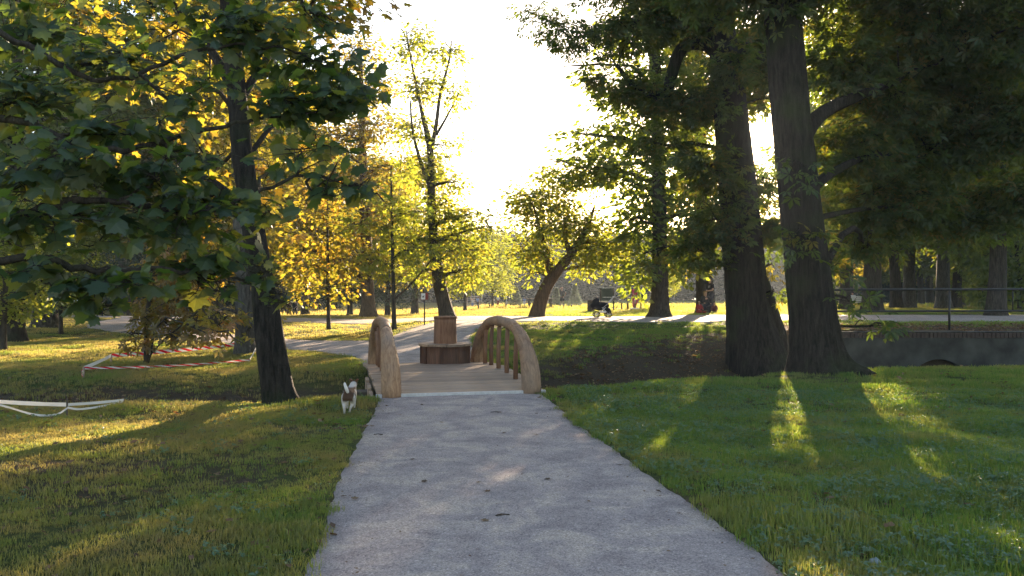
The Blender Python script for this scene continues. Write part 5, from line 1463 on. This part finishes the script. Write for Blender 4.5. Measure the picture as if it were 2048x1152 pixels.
person((spot(1269, 51)[0], 51, spot(1269, 51)[2] + .14), R(15), 'person in pink exercising with arms spread on the low step board', 1.42, dict(ell=(-.42, -.02, 1.36), wrl=(-.62, -.03, 1.44), hal=(-.70, -.03, 1.46), elr=(.34, .05, 1.30), wrr=(.22, -.16, 1.18), har=(.16, -.2, 1.16), knr=(.14, -.24, .62), anr=(.12, -.02, .30), tor=(.12, -.12, .22)), mt['pink_cloth'], mt['pink_cloth'], mt['pink_cloth'], sleeves='long')
STEP = dict(knl=(-.10, -.16, .52), anl=(-.10, -.22, .12), tol=(-.1, -.35, .06), knr=(.10, .05, .50), anr=(.10, .26, .12), tor=(.1, .15, .04))
person(spot(578, 58), R(165), 'small walker in a dark red coat on the road left of the thin young maple', 1.12, STEP, mt['dark_red_coat'], mt['dark_red_coat'], mt['brown_hair'], sleeves='long')
person(spot(590, 57.5), R(175), 'small walker in black beside the one in dark red on the park road', 1.12, STEP, mt['black_cotton'], mt['black_cotton'], mt['brown_hair'], sleeves='long')
person(spot(259, 58), R(120), 'person with a magenta top where the side path bends on the far left', 1.55, None, mt['magenta_cloth'], mt['black_cotton'], mt['brown_hair'])
person(spot(955, 78), R(30), 'child in pale blue at the climbing frame', 1.15, STEP, mt['blue_cloth'], mt['dark_denim'], mt['brown_hair'])
person(spot(945, 79), R(-60), 'child in white reaching up at the climbing frame', 1.05, dict(ell=(-.22, -.1, 1.55), wrl=(-.2, -.12, 1.78), hal=(-.2, -.12, 1.84), elr=(.22, -.1, 1.55), wrr=(.2, -.12, 1.78), har=(.2, -.12, 1.84)), mt['white_cloth'], mt['blue_cloth'], mt['brown_hair'])
person(spot(996, 74), R(10), 'child in white shirt and red trousers near the swing', 1.05, STEP, mt['white_cloth'], mt['red_cloth'], mt['brown_hair'])
person(spot(1049, 76), R(-20), 'child in pale blue between the small spruce and the picnic table', .95, STEP, mt['blue_cloth'], mt['white_cloth'], mt['blond_hair'])
BS = dict(pel=(0, .05, .52), waist=(0, .08, .68), chest=(0, .08, .88), neck=(0, .06, 1.08), head=(0, .04, 1.22), crown=(0, .04, 1.30), shl=(-.18, .08, 1.0), ell=(-.25, 0, .76), wrl=(-.16, -.2, .66), hal=(-.12, -.27, .64), shr=(.18, .08, 1.0), elr=(.25, 0, .76), wrr=(.16, -.2, .66), har=(.12, -.27, .64), hil=(-.09, .0, .52), knl=(-.11, -.42, .50), anl=(-.11, -.40, .09), tol=(-.11, -.52, .035), hir=(.09, .0, .52), knr=(.11, -.42, .50), anr=(.11, -.40, .09), tor=(.11, -.52, .035))
bp_ = spot(1711, 66)
person((bp_[0] - .30, 65.9, bp_[2]), R(176), 'person in a white shirt sitting on the white bench', 1.72, BS, mt['white_cloth'], mt['dark_denim'], mt['brown_hair'])
person((bp_[0] + .45, 65.9, bp_[2]), R(176), 'person in dark clothes sitting on the white bench', 1.6, BS, mt['black_cotton'], mt['dark_denim'], mt['brown_hair'], sleeves='long')

# pram
pr = empty('pram', spot(1205, 35.4), R(0), label='black pram with raised hood parked on the road in front of the information board', cat='pram')
def wheel(x, y, r):
    a = np.linspace(0, 6.2832, 25); m = MB(); m.tube(np.stack([r * np.cos(a), 0 * a, r * np.sin(a)], -1), .022, 8, cap=False)
    w = m.build('wheel', mat_black, pr, loc=(x, y, r + .02))
    m = MB()
    for k in range(5):
        b = k * 1.2566; m.tube([(0, 0, 0), (r * .9 * math.cos(b), 0, r * .9 * math.sin(b))], .008, 5)
    m.tube([(0, -.03, 0), (0, .03, 0)], .03, 8); sp = m.build('spokes', M['metal_light'], w)
for y in (-.26, .26): wheel(-.27, y, .125); wheel(.25, y, .125)
m = MB()
for y in (-.24, .24):
    m.tube([(-.27, y, .15), (.12, y, .46)], .016, 6); m.tube([(.25, y, .15), (-.05, y, .46)], .016, 6); m.tube([(.0, y, .44), (.34, y * .8, .74), (.48, y * .7, .92)], .016, 6)
m.tube([(-.27, -.28, .145), (-.27, .28, .145)], .012, 6); m.tube([(.25, -.28, .145), (.25, .28, .145)], .012, 6)
m.build('chassis', M['metal_light'], pr)
m = MB(); m.tube([(.48, -.19, .92), (.50, 0, .94), (.48, .19, .92)], .024, 8); m.build('handle', mat_white, pr)
m = MB(); pts = [(-.50, 0, .62), (-.42, 0, .55), (-.15, 0, .51), (.12, 0, .53), (.26, 0, .60)]; m.tube(pts, [.08, .17, .20, .18, .10], 14, squash=1.0); m.build('carrycot', mat_black, pr)
m = MB(); th = np.linspace(R(100), R(215), 9); vs = []
for a in th:
    for b in np.linspace(-math.pi / 2, math.pi / 2, 9): vs.append((-.14 + .33 * math.cos(a) * math.cos(b) , .24 * math.sin(b), .60 + .33 * math.sin(a) * math.cos(b)))
m.add(vs, [(i * 9 + j, i * 9 + j + 1, (i + 1) * 9 + j + 1, (i + 1) * 9 + j) for i in range(8) for j in range(8)])
hd_ = m.build('hood', mat_black, pr); so = hd_.modifiers.new('thick', 'SOLIDIFY'); so.thickness = .02
m = MB(); m.tube([(.05, 0, .30), (.25, 0, .30), (.34, 0, .36)], [.12, .16, .12], 10); m.build('basket', mat_black, pr)
m = MB(); m.box(-.12, .16, -.17, .17, .22, .30, bev=.03); m.build('blanket', mat_white, pr)

# dog seen from behind
def dog():
    t = NT('dog_coat')
    tc = t.n('ShaderNodeTexCoord'); sx = t.n('ShaderNodeSeparateXYZ'); t.l(tc.outputs['Object'], sx.inputs[0])
    ab = t.n('ShaderNodeMath', operation='ABSOLUTE'); t.l(sx.outputs[0], ab.inputs[0])
    nz = t.noise(14, 3)
    q = t.n('ShaderNodeMath', operation='MULTIPLY_ADD'); t.l(nz, q.inputs[0]); q.inputs[1].default_value = .05; t.l(ab.outputs[0], q.inputs[2])
    mx = t.ramp(q.outputs[0], [(.084, (1, 1, 1)), (.100, (0, 0, 0))])
    zz = t.ramp(sx.outputs[2], [(.15, (0, 0, 0)), (.18, (1, 1, 1)), (.30, (1, 1, 1)), (.315, (0, 0, 0))])
    mk = t.mix(1.0, mx, zz, 'MULTIPLY')
    hm = t.ramp(sx.outputs[1], [(.27, (0, 0, 0)), (.285, (1, 1, 1))]); mk = t.mix(1.0, mk, hm, 'LIGHTEN')
    c = t.mix(mk, (.50, .46, .42), (.07, .038, .022))
    coat = t.done(t.bsdf(c, .85))
    brown = flat_mat('dog_ear_brown', (.11, .05, .025)); white = flat_mat('dog_white', (.62, .59, .56))
    root = empty('dog', spot(699, 10.45), R(6), label='small white and brown dog trotting away with raised white tail beside the bridge', cat='dog'); root.scale = (1.02,) * 3
    V = [(0, -.14, .235, .058), (0, -.04, .235, .064), (0, .10, .235, .070), (0, .20, .25, .066), (.02, .27, .30, .042), (.03, .31, .345, .058), (.03, .38, .33, .030),
         (-.050, -.16, .20, .048), (-.055, -.13, .135, .032), (-.045, -.19, .085, .017), (-.045, -.17, .02, .015), (-.045, -.145, .005, .015),
         (.050, -.15, .20, .048), (.052, -.10, .135, .032), (.030, -.14, .085, .017), (.012, -.10, .02, .015), (.012, -.08, .005, .015),
         (-.045, .19, .20, .036), (-.045, .17, .11, .020), (-.045, .20, .02, .014), (.045, .19, .20, .036), (.045, .23, .12, .020), (.04, .26, .02, .014)]
    E = [(0, 1), (1, 2), (2, 3), (3, 4), (4, 5), (5, 6), (0, 7), (7, 8), (8, 9), (9, 10), (10, 11), (0, 12), (12, 13), (13, 14), (14, 15), (15, 16), (3, 17), (17, 18), (18, 19), (3, 20), (20, 21), (21, 22)]
    skin('body', V, E, coat, root, 2, 1)
    skin('tail', [(0, -.17, .27, .020), (-.015, -.20, .32, .022), (-.035, -.19, .37, .020), (-.045, -.16, .40, .012)], [(0, 1), (1, 2), (2, 3)], white, root, 2)
    for s_ in (-1, 1):
        skin('ear', [(.03 + s_ * .018, .31, .355, .020), (.03 + s_ * .045, .30, .395, .018), (.03 + s_ * .066, .295, .385, .009)], [(0, 1), (1, 2)], brown, root, 1)
dog()

# ------------------------------------------------------------------ air
hz = MB(); hz.box(-395, 395, -55, 330, -4.0, 34.0)
t = NT('haze_air')
pv = t.n('ShaderNodeVolumePrincipled')
pv.inputs['Color'].default_value = (.72, .86, 1.0, 1)
pv.inputs['Density'].default_value = 0.00045
pv.inputs['Anisotropy'].default_value = 0.3
t.l(pv.outputs[0], t.out.inputs['Volume'])
ho = hz.build('haze', t.m)
tag(ho, 'thin warm evening haze over the field', 'haze', None, 'stuff')
